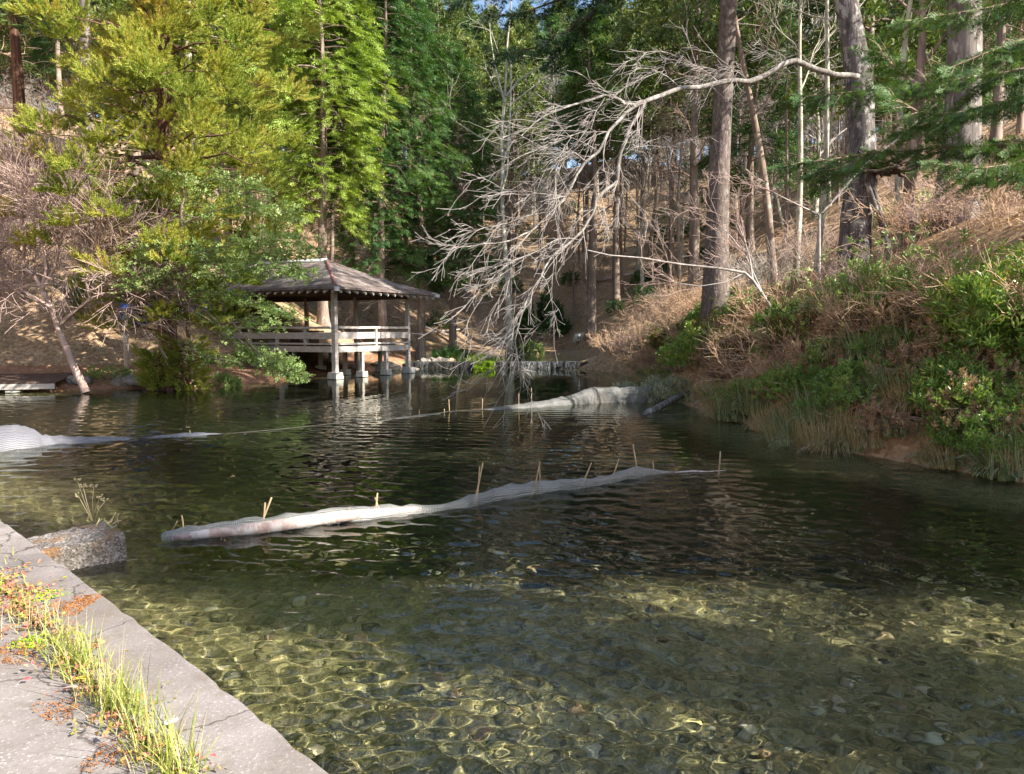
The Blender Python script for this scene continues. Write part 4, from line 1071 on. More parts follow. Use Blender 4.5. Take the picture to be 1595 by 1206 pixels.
def Yc(px): return float(np.interp(px, [700, 820, 1005, 1180, 1300, 1340], [15.2, 15.9, 17.2, 18.9, 19.7, 20]))
def line(ps): return np.array([P(x, y, Yc(x)) for x, y in ps])-bp0
LB = MB(); PX = Yb/F
main = [(1336,120),(1310,118),(1291,114),(1261,104),(1241,92),(1218,101),(1194,117),(1167,129),(1147,124),(1120,129),(1090,137),(1060,137),(1028,150),(1005,158)]
limbsL = [(main, 13.5, 8.5),
  ([(1005,158),(990,163),(975,164),(962,153),(943,148),(920,156),(895,163),(865,173),(835,190),(812,212)], 7, 2),
  ([(943,148),(938,160),(929,173),(919,193),(905,216),(895,229)], 3.6, 2),
  ([(1005,158),(990,165),(975,176),(960,192),(949,206),(940,222),(932,236),(922,246),(912,251),(905,262),(899,272),(889,290),(882,306),(871,318),(859,329),(845,345),(829,359),(812,367),(796,375),(770,380),(746,382),(715,386),(690,389)], 7, 1.6),
  ([(912,251),(901,243),(892,237),(880,246),(872,252),(866,264),(864,276),(864,298),(862,319),(858,330)], 4.4, 3.4),
  ([(1005,158),(1001,166),(998,173),(987,190),(978,206),(971,226),(965,246),(964,264),(962,282),(951,291),(939,299),(931,308),(927,316),(926,323),(925,329),(919,341),(912,352),(904,362),(895,372),(879,384),(862,397),(853,412),(842,430),(830,450),(819,470),(812,492),(806,513),(802,526),(802,539),(804,555),(806,569),(812,585),(819,599),(824,608),(832,616)], 8, 1.3),
  ([(819,470),(800,500),(789,520),(781,543),(773,566),(762,580),(749,593),(740,597),(729,598),(718,592),(709,583)], 2.6, 1.1),
  ([(842,430),(850,436),(856,452),(859,466),(861,476),(862,490),(868,500),(880,506)], 2.6, 1.0),
  ([(802,539),(796,560),(794,590),(796,612)], 1.8, .9),
  ([(806,569),(816,584),(830,588),(838,580)], 1.5, .8),
  ([(895,372),(872,372),(850,384),(826,398),(806,410),(784,428),(762,440),(744,458),(728,470)], 3.6, 1.0),
  ([(862,397),(846,404),(822,412),(800,424),(786,446),(775,470),(760,490),(748,520)], 3.2, 1.0),
  ([(829,359),(812,376),(800,394),(788,412),(776,438),(762,456),(742,470)], 3.0, 1.0),
  ([(859,329),(838,332),(815,338),(790,350),(764,352),(742,360),(722,374)], 2.6, 1.0),
  ([(882,306),(862,304),(838,300),(812,306),(790,296),(770,290)], 2.4, 1.0),
  ([(949,206),(930,205),(905,206),(880,218),(856,222),(832,236),(806,244),(780,262)], 2.6, 1.0),
  ([(965,246),(985,232),(1010,226),(1034,232),(1050,226)], 2.4, 1.0),
  ([(962,282),(972,292),(968,306),(962,312)], 2.0, 1.0),
  ([(932,236),(912,224),(890,214),(868,210),(844,218),(820,222),(800,236)], 2.6, 1.0),
  ([(1060,137),(1040,120),(1012,104),(985,108),(960,118)], 3.0, 1.2),
  ([(1167,129),(1150,112),(1130,100),(1110,84),(1092,60),(1080,40)], 3.4, 1.4),
  ([(1147,124),(1140,112),(1128,108),(1108,112),(1090,100)], 2.4, 1.2),
  ([(1120,129),(1100,112),(1070,96),(1040,80),(1008,82),(980,76)], 2.8, 1.1),
  ([(1218,101),(1200,88),(1186,74),(1180,50)], 2.6, 1.2)]
twm = MB(); rr = np.random.default_rng(77)
cfg = dict(lev=2, kids=(3,2), wob=.085, grav=(-.035,-.06,.03), rmin=.0042, spread=.65, bias=(-.28,-.05,-.12), s0=.2, seg=6, lr=(.45,.8))
for ps, r_0, r_1 in limbsL:
    Lp = line(ps)
    # finer, slightly wavering line
    k_ = len(Lp); t = np.linspace(0, k_-1, (k_-1)*2+1); Lq = np.stack([np.interp(t, np.arange(k_), Lp[:,i]) for i in range(3)], 1)
    Lq[1:-1] += rr.normal(0, .012, (len(Lq)-2, 3)); Lq[1:-1] = (Lq[:-2]+4*Lq[1:-1]+Lq[2:])/6
    rad = np.linspace(r_0, r_1, len(Lq))*.5*17.5/F*(.8 if r_0 > 6 else .55)
    LB.tube(Lq, rad, 8 if r_0 > 5 else 5, 0, False)
    if ps is main:
        nt = 5
    else: nt = int(len(ps)*(1.2 if r_0 < 6 else 1.0)*(.45 if ps[-1][1] > 500 and r_0 < 7 else 1))
    for j in range(nt):
        i = rr.integers(1, len(Lq)-1); tdir = norm(Lq[i+1]-Lq[i-1]); a = rr.normal(size=3); a[2] *= .8
        d = norm(tdir*.7+norm(a)*.75+np.array([-.25,0,-.05]))
        grow(rr, twm, Lq[i], d, rr.uniform(.3,1.1), max(.006, min(.011, rad[i]*.4)), 0, cfg, 4)
M['branch_pale'] = plain('pale branch', (.34,.305,.285), .85, .25, 7, .4)
br = LB.build('long_branch', M['bark_oak_lichen'], big); twm.build('twigs', M['branch_pale'], br)

# ---- fir whose boughs reach in from the right edge
p = np.array([14.2, 13.2, Hh(14.2, 13.2)])
fir = conifer('fir_tree', 71, 19, 13.5, 2.6, 30, TF, 12, .9, 'bark_dark', 'fir', .2, .15, .3, loc=p, label='green fir whose flat needled boughs reach in from the right edge', dead=2)
fl_ = np.array(fir.location)
def fl(ps): return [P(x, y, Yv) for x, y, Yv in ps]
lines = [fl([(1990,30,13.2),(1800,60,13),(1650,95,12.8),(1540,118,12.7),(1430,132,12.6),(1330,143,12.5),(1252,150,12.5)]),
         fl([(1990,-60,13.2),(1800,-40,13.5),(1650,-12,13.7),(1540,12,13.8),(1470,24,13.9),(1405,34,14)]),
         fl([(1990,80,13.2),(1800,110,12.4),(1660,135,12),(1560,160,11.8),(1480,178,11.7),(1395,210,11.6)]),
         fl([(1990,160,13.2),(1820,190,12.6),(1680,215,12.2),(1570,225,12),(1470,230,11.9),(1350,240,12),(1225,258,12.2)]),
         fl([(1990,150,13.2),(1850,200,12),(1720,235,11.4),(1620,250,11.1),(1530,262,11),(1450,255,11)]),
         fl([(1990,0,13.2),(1850,20,12),(1720,40,11.2),(1600,60,10.8),(1530,85,10.7),(1470,110,10.7)]),
         fl([(1990,-100,13.2),(1800,-80,12.5),(1660,-50,12),(1560,-30,11.8),(1480,-25,11.7)]),
         fl([(1430,132,12.6),(1400,112,12.7),(1375,85,12.8),(1368,70,12.9)]),
         fl([(1350,240,12),(1310,262,12),(1260,270,12.1)]),
         fl([(1480,178,11.7),(1430,175,11.6),(1390,150,11.7)]),
         fl([(1990,230,13.2),(1850,240,13.6),(1720,262,13.9),(1620,270,14.2),(1520,278,14.4)])]
limb_fir(fir, lines, 'fir', 'twig_brown', 72, .30, .14, 1.05, None, .035, fl_)

# ---- pale lichen multi stem tree in the middle
p = col(797, 50)
ppx = [(796,560),(794,520),(791,440),(785,372),(781,300),(783,250),(780,215),(786,160),(788,120),(790,70),(795,20),(800,-40)]
pts = np.array([P(a, b, 50) for a, b in ppx])-p; pts[0,2] = min(pts[0,2], -.4)
bt = bare_tree('bare_tree', 81, p, 26, .24, 'bark_pale', 'slender bare tree with a pale lichen covered stem behind the hanging twigs', pts=pts, nl=12, z0=.3, ll=.2, up=.7)
m = MB()
for ps, r_ in (([(783,250),(792,230),(794,190),(796,130),(795,90)], .12), ([(781,300),(790,270),(792,225)], .1), ([(786,160),(779,135),(770,100),(764,60),(762,20)], .09), ([(788,150),(808,125),(840,105),(880,84)], .07), ([(792,165),(812,150),(850,120),(885,102)], .06)):
    m.tube(np.array([P(a, b, 49.9) for a, b in ps])-p, np.linspace(r_, r_*.4, len(ps)), 6, 0, False)
m.build('side_stems', M['bark_pale'], bt)
# single trunk with conifer crown above, right of the hanging twigs
p = T(921, 522, 45)
conifer('cedar_tree', 82, 22, 12.5, 3.0, 60, TH, 20, .9, 'bark_mid', 'cypress', .3, .2, .32, loc=p, label='straight lone trunk on the slope right of the hanging twig tips', dead=8)
p = T(1490, 345)
conifer('cedar_tree', 83, 24, 12, 3.4, 60, TH, 20, .9, 'bark_grey', 'sugi_dark', .3, .2, .50, loc=p, label='stout grey trunk on the right slope below the fir boughs', dead=6)
for i, (px, py, r_, lean, lab) in enumerate([
    (1238, 440, .10, (.02,0), 'thin pale sapling standing between the tall trunk and the leaning giant'),
    (1268, 450, .085, (.055,.0), 'slim pale stem leaning right just left of the leaning giant'),
    (1396, 400, .10, (.03,0), 'thin lichen stem right beside the leaning giant'),
    (1412, 385, .16, (-.005,0), 'brown trunk lit on its edge right of the leaning giant'),
    (1205, 450, .16, (-.12,.03), 'dark leaning trunk behind the tall trunk on the right bank'),
    (1218, 352, .13, (-.22,0), 'short sunlit leaning stem on the slope right of the tall trunk'),
    (1160, 330, .12, (.05,0), 'shadowy trunk on the slope just right of the tall trunk'),
    (1010, 400, .07, (.12,0), 'crooked thin tree on the dim slope in the middle')]):
    p = T(px, py, 21 if px > 1180 else 40)
    bare_tree('bare_tree', 90+i, p, RNG.uniform(11,16), r_*1.15, 'bark_pale' if i in (0,1,2,5) else 'bark_mid', lab, nl=9, z0=.4, ll=.2, lean=lean, up=.8)

# ---- bare maple leaning over the water at the left
M['maple'] = plain('smooth maple bark', (.44,.32,.27), .8, .25, 4, .2)
Ym = 25.6; p = G(132, 606, .15); p = np.array([p[0], p[1], Hh(p[0], p[1])])
Ym = p[1]
mp_ = empty('maple_tree', p, 0, 'bare pinkish maple leaning left from the shore beside the plank deck', 'tree')
m = MB(); tw = MB(); rr = np.random.default_rng(15)
def ml(ps, dy=0): return np.array([P(a, b, Ym+dy+ (132-a)*.004) for a, b in ps])-p
mls = [([(134,612),(128,598),(118,578),(108,552),(98,530),(90,510),(80,480),(66,450),(52,428),(36,400),(18,372),(0,350),(-25,320)], .145, .03),
  ([(90,510),(108,492),(124,480),(140,466),(160,452),(186,438),(205,425)], .075, .012),
  ([(66,450),(72,420),(70,392),(62,360),(58,330),(66,300)], .075, .012),
  ([(52,428),(30,414),(8,405),(-20,398)], .06, .012), ([(80,480),(58,466),(34,452),(6,440),(-30,436)], .06, .012),
  ([(66,450),(84,420),(92,386),(104,352),(110,320)], .05, .01), ([(36,400),(40,372),(36,340),(28,310)], .05, .01),
  ([(140,466),(134,440),(138,410),(150,385)], .04, .01), ([(124,480),(150,462),(185,455),(215,452)], .035, .008), ([(18,372),(-10,380),(-40,376)], .04,.01)]
cfg = dict(lev=2, kids=(5,4), wob=.08, grav=(.02,.01,-.01), rmin=.0085, spread=.6, seg=5, lr=(.45,.8))
for ps, r0_, r1_ in mls:
    Lq = ml(ps, rr.normal(0,.25) if r0_ < .1 else 0)
    m.tube(Lq, np.linspace(r0_, r1_, len(Lq)), 8 if r0_ > .1 else 6, 0, False)
    if r0_ > .1: rng_ = range(20)
    else: rng_ = range(26)
    for j in rng_:
        i = rr.integers(2 if r0_ < .1 else 6, len(Lq)); i = min(i, len(Lq)-1); d = norm(Lq[i]-Lq[i-1])
        grow(rr, tw, Lq[i], norm(d+rr.normal(0,.6,3)), rr.uniform(.8,2.1), .013, 0, cfg, 4)
m.build('trunk', M['maple'], mp_); tw.build('twigs', M['twig_pink'], mp_)

# ---- holly like tree with layered boughs in front of the roof
p = col(300, 28.6)
hol = empty('evergreen_tree', p, 0, 'small leafed evergreen with flat pale green layered boughs hanging before the pavilion roof', 'tree')
m = MB(); rr = np.random.default_rng(19); pos, dirs, sz = [], [], []
HD = -4.2
m.tube(np.array([P(300,600,28.6), P(296,540,28.2), P(288,470,26.8), P(284,400,25), P(282,330,24.4), P(290,270,24.2)])-p, [.11,.1,.09,.08,.06,.03], 8, 0, False)
layers = [([(284,400),(330,388),(380,378),(425,372),(468,368)], 27.2, .55), ([(286,440),(330,428),(380,420),(430,418),(470,424)], 27.0, .6), ([(287,455),(330,455),(380,462),(425,480),(452,494)], 27.0, .38),
  ([(284,420),(250,425),(215,440),(195,452)], 27.6, .3), ([(282,350),(330,330),(380,318),(420,322),(450,334)], 27.8, .5), ([(283,370),(250,380),(220,398),(200,420)], 28, .45),
  ([(282,320),(300,290),(340,276),(380,284),(410,296)], 28.2, .45), ([(284,410),(330,408),(390,398),(440,392),(480,388)], 27.8, .5), ([(290,280),(270,262),(250,270)], 28.3, .4),
  ([(300,470),(345,505),(385,540),(420,570),(452,582),(474,588)], 27.0, .32), ([(385,540),(410,552),(440,560),(462,572)], 26.8, .28), ([(345,505),(400,500),(430,508)], 27.3,.3),
  ([(290,540),(320,556),(350,562),(375,566)], 27.2,.15)]
for ps, Yv, w in layers:
    Lq = np.array([P(a, b, 24.6+(Yv+HD-24.6)*i/(len(ps)-1)) for i, (a, b) in enumerate(ps)])-p
    m.tube(Lq, np.linspace(.04,.008,len(Lq)), 5, 0, False)
    n_ = int(w*1080*len(ps)/5); t = rr.random(n_)**.8*(len(ps)-1)
    q = np.stack([np.interp(t, np.arange(len(ps)), Lq[:,i]) for i in range(3)], 1)
    q += np.stack([rr.normal(0,w*.55,n_), rr.normal(0,w*1.3,n_), rr.normal(0,.11,n_)-.1*rr.random(n_)], 1)
    keep = snoise(q, 2.0, 3) > -.35; q = q[keep]; n_ = len(q)
    pos.append(q); dirs.append(np.stack([rr.normal(.25,.6,n_), rr.normal(-.3,.6,n_), rr.normal(-.05,.25,n_)], 1)); sz.append(rr.uniform(.17,.32,n_))
    for j in range(14):
        i = rr.integers(0, n_); m.tube([q[i]-rr.normal(0,.1,3), q[i]+rr.normal(0,.2,3)], [.006,.004], 3, 0, False)
m.tube(np.array([P(358,497,24), P(385,530,23.6), P(408,556,23.2), P(420,566,23)])-p, [.035,.03,.022,.012], 5, 0, False)
m.build('trunk', M['bark_mid'], hol)
link('crown', tri_mesh('crown', spray_cloud(rr, TL, np.concatenate(pos), np.concatenate(dirs), np.concatenate(sz), .35), M['holly']), hol)

# young cedar and saplings at its foot
for i, (px, Y, H, R, lab) in enumerate([(292, 26.4, 2.4, .85, 'young cedar with tufted plumes at the foot of the big golden cedar'), (248, 26.4, 1.7, .7, 'shorter young cedar on the left side of the big cedar roots')]):
    p = col(px, Y)
    conifer('young_cedar', 120+i, H, .4, R, 34, TS, 16, .42, 'bark_red', 'sugi', .05, .5, .045, .3, lambda t: .6+.5*t, loc=p, label=lab, dead=0, upbias=.35, minr=.3, k=6)
# ================================================================== forest on the hill: one of each kind, then copies
FG = 'trees of the forest on the hill'
protos = []
def proto(fn): protos.append(fn); return fn
spots = []
rr = np.random.default_rng(202)
named = [np.array(o.location)[:2] for o in COL.objects if o.parent is None and o.type == 'EMPTY' and o.get('category') == 'tree']
def ok(x, y, dmin):
    for q in named:
        if (q[0]-x)**2+(q[1]-y)**2 < 2.5**2: return False
    for (kx, ky, kz, w_) in LIT:                       # keep the sun's way to the pavilion and the left shore open
        t = (x-kx)*SH[0]+(y-ky)*SH[1]
        if t > 3 and abs((x-kx)*SH[1]-(y-ky)*SH[0]) < w_ and 3 < kz+t*math.tan(math.radians(SUNEL))-Hh(x, y) < 22: return False
    for q in spots:
        if (q[0]-x)**2+(q[1]-y)**2 < dmin**2: return False
    return True
SH = (math.sin(math.radians(SUNAZ)), math.cos(math.radians(SUNAZ)))
LIT = [(-6.5,34,2.5,3.5),(-9,33,4.5,3),(-12,26,6,3.5),(-12,26,11,4),(-19,38,3,3),(-22,36,1.5,3),(-17,33,1.5,3),(-25,43,5,3),(-19,46,6,3),(-28,38,3,3),(-12.5,43,12,3.5)]
tries = 0
while len(spots) < 225 and tries < 9000:
    tries += 1
    y = rr.uniform(26, 150); x = rr.uniform(-.78, .85)*y
    if y < 38 and x < 9.5: continue
    d = float(sdist(np.array([x]), np.array([y]))[0])
    if d < 4.0 or (y < 52 and -9 < x < 4.5): continue
    if x < -6 and y < 44 and x > -16: continue
    # leave the hollow behind the middle a little more open near the stream, and a window of sky
    px = 797+x/y*F
    if 930 < px < 1010 and y > 95 and rr.random() < .7: continue
    if ok(x, y, 2.7+y*.014): spots.append((x, y))
thin = []; n_0 = 0
for i in range(4000):                                     # slender stems crowding the middle and the right
    if n_0 >= 95: break
    y = rr.uniform(44, 100); px = rr.uniform(630, 1560); x = (px-797)/F*y
    if float(sdist(np.array([x]), np.array([y]))[0]) < 4 or (y < 60 and -9 < x < 4.5): continue
    if ok(x, y, 1.7): thin.append((x, y)); spots.append((x, y)); n_0 += 1
thin = set(thin)
nr_ = 0
for i in range(3000):                                     # the crowded crest
    if nr_ >= 72: break
    y = rr.uniform(98, 165); x = rr.uniform(-.5, .72)*y; px = 797+x/y*F
    if 940 < px < 985 and rr.random() < .6: continue
    if ok(x, y, 3.6): spots.append((x, y)); nr_ += 1
kinds = ['con_a', 'con_b', 'con_c', 'bare_a', 'bare_b', 'pole_a']
made = {}
labels = {'con_a': 'dark cedar among the crowded trunks on the hillside', 'con_b': 'loose green cypress among the crowded trunks on the hillside', 'con_c': 'tall bare stemmed conifer with a high thin crown on the hillside',
          'bare_a': 'leafless grey brown tree among the conifers on the hillside', 'bare_b': 'leafless forking tree with fine twigs on the hillside', 'pole_a': 'thin leafless pole of a tree on the hillside'}
def make(k, loc):
    g = labels[k].split(' among')[0]
    if k == 'con_a': return conifer('cedar_tree', 301, 20, 5.5, 3.9, 80, TFar, 17, 1.05, 'bark_mid', 'far', .3, .2, .27, loc=loc, dead=14, k=8, label=labels[k], group='dark cedars on the hillside')
    if k == 'con_b': return conifer('cypress_tree', 302, 18, 4.2, 3.6, 85, TH, 17, 1.1, 'bark_mid', 'cypress', .45, .2, .23, loc=loc, dead=10, k=8, label=labels[k], group='green cypresses on the hillside', upbias=-.1)
    if k == 'con_c': return conifer('pine_tree', 303, 22, 11, 4.2, 52, TFar, 17, 1.1, 'bark_mid', 'far', .2, .3, .26, loc=loc, dead=12, k=8, label=labels[k], group='high crowned conifers on the hillside')
    if k == 'bare_a': return bare_tree('bare_tree', 304, loc, 15, .2, 'bark_mid', labels[k], group='leafless trees on the hillside', nl=15, z0=.25, ll=.26, cfgx=dict(kids=(6,4), rmin=.011, twig='twig_brown'))
    if k == 'bare_b': return bare_tree('bare_tree', 305, loc, 12, .15, 'bark_pale', labels[k], group='forking leafless trees on the hillside', nl=17, z0=.2, ll=.3, up=.9, cfgx=dict(kids=(6,4), rmin=.010, twig='twig_grey'))
    if k == 'pole_a': return bare_tree('bare_tree', 306, loc, 13, .10, 'bark_mid', labels[k], group='thin pole trees on the hillside', nl=10, z0=.35, ll=.16, up=.6, cfgx=dict(rmin=.009))
for (x, y) in spots:
    px = 797+x/y*F
    left = px < 700
    r_ = rr.random()
    if y < 85 and 620 < px < 1150: k = 'con_c' if r_ < .32 else ('bare_a' if r_ < .58 else ('bare_b' if r_ < .78 else ('pole_a' if r_ < .95 else 'con_a')))
    elif y > 90: k = 'con_a' if r_ < .5 else ('con_b' if r_ < .9 else ('con_c' if r_ < .85 else 'bare_a'))
    elif left: k = 'con_a' if r_ < (.06 if y < 62 else .25) else ('con_b' if r_ < (.14 if y < 62 else .45) else ('con_c' if r_ < .75 else ('bare_a' if r_ < .9 else 'pole_a')))
    else: k = 'con_a' if r_ < .12 else ('con_b' if r_ < .22 else ('con_c' if r_ < .5 else ('bare_a' if r_ < .68 else ('bare_b' if r_ < .84 else 'pole_a'))))
    if (x, y) in thin: k = ('pole_a', 'bare_b', 'pole_a', 'bare_a')[int(r_*4)]
    loc = (x, y, Hh(x, y)-.1); s = rr.uniform(.85, 1.2)*(1+max(0, y-75)*.006)
    if k not in made: made[k] = make(k, loc)
    else: copy_tree(made[k], loc, rr.uniform(0, 6.28), (s*rr.uniform(.9,1.15), s*rr.uniform(.9,1.15), s))

# bare thickets on the slope and along the banks
def thicket(name, seed, loc, H, n_, wood, label, group=None, spread=.5, kids_=(5,3), rmin=.005, rad=.4, r0=.012, lean=0):
    rr = np.random.default_rng(seed); root = empty(name, loc, 0, label, 'shrub', group); m = MB()
    cfg = dict(lev=2, kids=kids_, wob=.09, grav=(.0,-.02,-.02), rmin=rmin, spread=.6, seg=5, lr=(.4,.7))
    for i in range(n_):
        a = rr.uniform(0, 6.28); q = np.array([math.cos(a), math.sin(a), 0])*rad*rr.random()
        d = np.array([math.cos(a)*spread+lean, math.sin(a)*spread, 1])+rr.normal(0,.2,3)
        grow(rr, m, q, d, H*rr.uniform(.6,1.1), r0, 0, cfg, 4)
    m.build('stems', M[wood], root); return root
th = None; th2 = None; cnt = 0
for i in range(400):
    if cnt >= 48: break
    y = rr.uniform(42, 82); x = rr.uniform(-.72,.72)*y; d = float(sdist(np.array([x]), np.array([y]))[0])
    if d < 2 or (-16 < x < -5 and y < 44): continue
    cnt += 1
    loc = (x, y, Hh(x, y)-.05)
    if th is None: th = thicket('bare_shrub', 401, loc, 2.6, 12, 'twig_brown', 'leafless brown undergrowth shrub on the forest slope', 'undergrowth shrubs on the slope', .5, (6,4), .009); continue
    if th2 is None: th2 = thicket('bare_shrub', 402, loc, 3.2, 9, 'twig_grey', 'leafless greyish undergrowth shrub on the forest slope', 'greyish undergrowth shrubs on the slope', .45, (6,5), .009); continue
    copy_tree(th if cnt % 2 else th2, loc, rr.uniform(0,6.28), rr.uniform(.5,1.1))
# twiggy pinkish thicket behind the maple, top left
for i, (px, Y, s, lab) in enumerate([(20, 33, 1.2, 'pinkish leafless thicket behind the leaning maple at the left edge'), (95, 35, 1.0, 'pinkish leafless thicket in front of the pale grey trunk'), (-30, 30, 1.2, 'pinkish thicket cut by the left edge of the picture'), (60, 38, 1.1, 'pinkish leafless thicket higher up behind the maple')]):
    t_ = thicket('bare_shrub', 410+i, col(px, Y), 3.4*s, 16, 'twig_pink', lab, None, .55, (7,5), .007, .7, .02)
# long twigs reaching over the slope right of the middle and behind the right bank
for i, (px, Y, H, lab, wd) in enumerate([(1040, 36, 3.0, 'brown thicket leaning over the bank beneath the tall trunk', 'twig_brown'), (1080, 31, 3.2, 'tan leafless thicket left of the tall trunk foot', 'twig_tan'), (1190, 27, 3.0, 'grey twigs crowding between the tall trunk and the saplings', 'twig_grey'),
    (1270, 24, 2.5, 'pinkish thicket at the foot of the leaning giant', 'twig_pink'), (1420, 20, 2.2, 'tan bramble thicket right of the leaning giant', 'twig_tan'), (1500, 17.5, 2.0, 'pink brown thicket above the yellow leaved shrub', 'twig_pink'), (1570, 16, 2.2, 'pale brown thicket at the right edge of the slope', 'twig_tan'), (1540, 20, 1.8, 'low brown thicket under the fir boughs', 'twig_brown'),
    (960, 39, 2.0, 'low brown thicket at the water beside the weir', 'twig_tan'), (1000, 33, 2.2, 'pinkish brush on the right bank above the grey net', 'twig_pink'), (1450, 24, 2.2, 'pinkish brush on the slope below the stout grey trunk', 'twig_pink'), (1350, 17.5, 1.6, 'low pink brush above the dead leaves on the right bank', 'twig_pink')]):
    thicket('bare_shrub', 430+i, col(px, Y), H*.5, 20, wd, lab, None, .7, (7,5), .003+.0001*Y, .9, .009)

# ---- leafy shrubs
def shrub(name, seed, loc, R, H, T_, n_, size, leaf, label, group=None, cat='shrub', wood='twig_brown', flat=1.0, gate=.0, gf=1.6, low=.1, stems=14, yspread=1.0, upd=.5):
    rr = np.random.default_rng(seed); root = empty(name, loc, 0, label, cat, group)
    d = norm(rr.normal(size=(n_*2,3))); d[:,2] = np.abs(d[:,2]); r_ = rr.uniform(.55,1,len(d))**.6
    k_ = 1+.25*snoise(d*2.3+seed, 1, seed % 5)
    q = d*(r_*k_)[:,None]*np.array([R, R*yspread, H*flat]); q[:,2] += low*H
    q = q[snoise(q+seed, gf/R, seed % 4) > gate-.45][:n_]
    dd = norm(q/np.array([R, R, H]))+np.array([0,0,upd])+rr.normal(0,.45,q.shape)
    m = MB()
    for i in range(stems):
        e = q[rr.integers(0, len(q))]; m.tube([e*[.12,.12,0], e*[.5,.5,.6]+rr.normal(0,.04,3), e], [.016,.011,.005], 4, 0, False)
    m.build('stems', M[wood], root)
    link('foliage', tri_mesh('foliage', spray_cloud(rr, T_, q, dd, size*rr.uniform(.7,1.25,len(q)), .5), M[leaf]), root)
    return root
def bank(px, Y, dz=0): return col(px, Y, dz)
shr = [('green_shrub', 1565, 12.0, 1.1, 1.4, TL3, 1100, .22, 'shrub_right', 'large green shrub with yellowing leaves at the right edge of the bank', .0),
  ('green_shrub', 1620, 11.6, .9, 1.0, TL3, 500, .21, 'shrub_right', 'leafy shrub cut by the right edge of the picture', .0),
  ('green_shrub', 1490, 11.7, .6, .65, TL3, 330, .22, 'shrub_right', 'small yellow tinged shrub left of the large one at the right edge', .05),
  ('green_shrub', 1545, 10.9, .75, .42, TL, 520, .18, 'shrub_green', 'low green plant overhanging the water below the large right shrub', .1),
  ('green_shrub', 1085, 22.6, .95, 1.25, TL, 900, .21, 'shrub_right', 'round green shrub with yellow leaves right of the pale herbs', .0),
  ('green_shrub', 1140, 25.0, 1.3, .95, TL, 800, .23, 'shrub_green', 'broad green shrub right of the tall trunk foot', .05),
  ('green_shrub', 1225, 18.6, .8, .85, TL2, 420, .21, 'shrub_green', 'glossy green shrub in the middle of the right bank', .15),
  ('green_shrub', 1105, 26.0, 1.0, .7, TL, 500, .22, 'shrub_green', 'dull green shrub directly below the tall trunk', .1),
  ('olive_shrub', 1150, 19.8, .7, .7, TL, 520, .15, 'shrub_olive', 'olive brown shrub between the yellow leaved shrub and the brambles', .05),
  ('olive_shrub', 1060, 27.0, 1.1, 1.0, TL, 600, .18, 'shrub_olive', 'rusty olive shrub above the grey net on the right bank', .0),
  ('bramble_bush', 1265, 17.2, .8, .8, TL2, 330, .2, 'bramble', 'pale green bramble in the middle of the right bank', .2),
  ('bramble_bush', 1350, 16.8, 1.0, .8, TL2, 260, .2, 'bramble', 'bramble with light leaves below the leaning giant', .3),
  ('bramble_bush', 1310, 14.8, .75, .6, TL2, 210, .18, 'bramble', 'low bramble above the tussock of dry grass', .3),
  ('bramble_bush', 1410, 15.2, .9, .8, TL2, 220, .19, 'bramble', 'bramble with light leaves left of the large right shrub', .3),
  ('green_shrub', 1400, 23.0, 1.0, .7, TL2, 170, .3, 'bramble', 'thin pale leaved shrub right of the leaning giant', .3),
  ('green_shrub', 1450, 22.5, .9, .7, TL2, 130, .3, 'bramble', 'sparse pale shrub under the fir boughs', .3),
  ('dark_shrub', 848, 58.5, 2.0, 2.6, TL2, 520, .5, 'dark_shrub', 'dark evergreen shrub behind the drooping twig tips at the stream', .15),
  ('dark_shrub', 800, 50.2, .5, 1.7, TL2, 200, .32, 'dark_shrub', 'dark ivy mound round the foot of the pale bare tree', .0),
  ('green_shrub', 700, 44.5, 1.5, .9, TH, 420, .45, 'cypress', 'low spreading green bush left of the moss on the weir', .0),
  ('green_shrub', 755, 45, 1.4, .7, TH, 380, .4, 'hinoki', 'low light green bush above the moss on the weir', .0),
  ('green_shrub', 828, 54.6, .9, .9, TL2, 160, .34, 'bramble', 'sunlit yellow green shrub at the edge of the upper stream', .1),
  ('green_shrub', 350, 28.2, .6, .8, TL2, 150, .22, 'bramble', 'small leafy sapling under the pavilion railing', .2),
  ('green_shrub', 168, 27.5, .8, .4, TL2, 170, .18, 'bramble', 'low leafy plant on the shore right of the leaning maple', .2),
  ('green_shrub', 160, 31.5, 1.3, 2.6, TL, 620, .24, 'cypress', 'hazy green bush around the pale grey trunk', .25),
  ('green_shrub', 390, 33.0, .9, .9, TL2, 170, .24, 'shrub_green', 'dim green plant in the shade under the pavilion floor', .1)]
for i, (nm, px, Y, R, H, T_, n_, sz_, lf, lab, gt) in enumerate(shr):
    shrub(nm, 500+i, bank(px, Y, -.05), R, H, T_, n_, sz_, lf, lab, None, 'shrub', gate=gt)
# dark leaf fillers low on the right bank, so no bare soil shows
for i, (px, Y, R) in enumerate([(1010,31,1.3),(1040,27,1.2),(1120,22.5,1.0),(1185,20.8,.9),(1245,17,.9),(1320,15.2,.8),(1380,14.6,.8),(1440,13.7,.8),(1480,13.0,.7)]):
    p = bank(px, Y)
    lab = ['faded undergrowth shrub with dead leaves above the grey net', 'dead leaved shrub behind the pale herbs on the right bank', 'dead leaved shrub under the yellow leaved round shrub', 'dead leaved shrub beside the olive brown one',
           'dead leaved shrub under the pale bramble', 'dead leaved shrub over the dry tussock', 'dead leaved shrub over the drift of red brown leaves', 'dead leaved shrub over the right bamboo grass', 'dead leaved shrub in the shade of the large right shrub'][i]
    shrub('dry_shrub', 540+i, p, R, .9, TL, 260, .16, 'brown_leaf' if i % 2 else 'shrub_olive', lab, None, gate=.1, stems=26, wood='twig_brown')
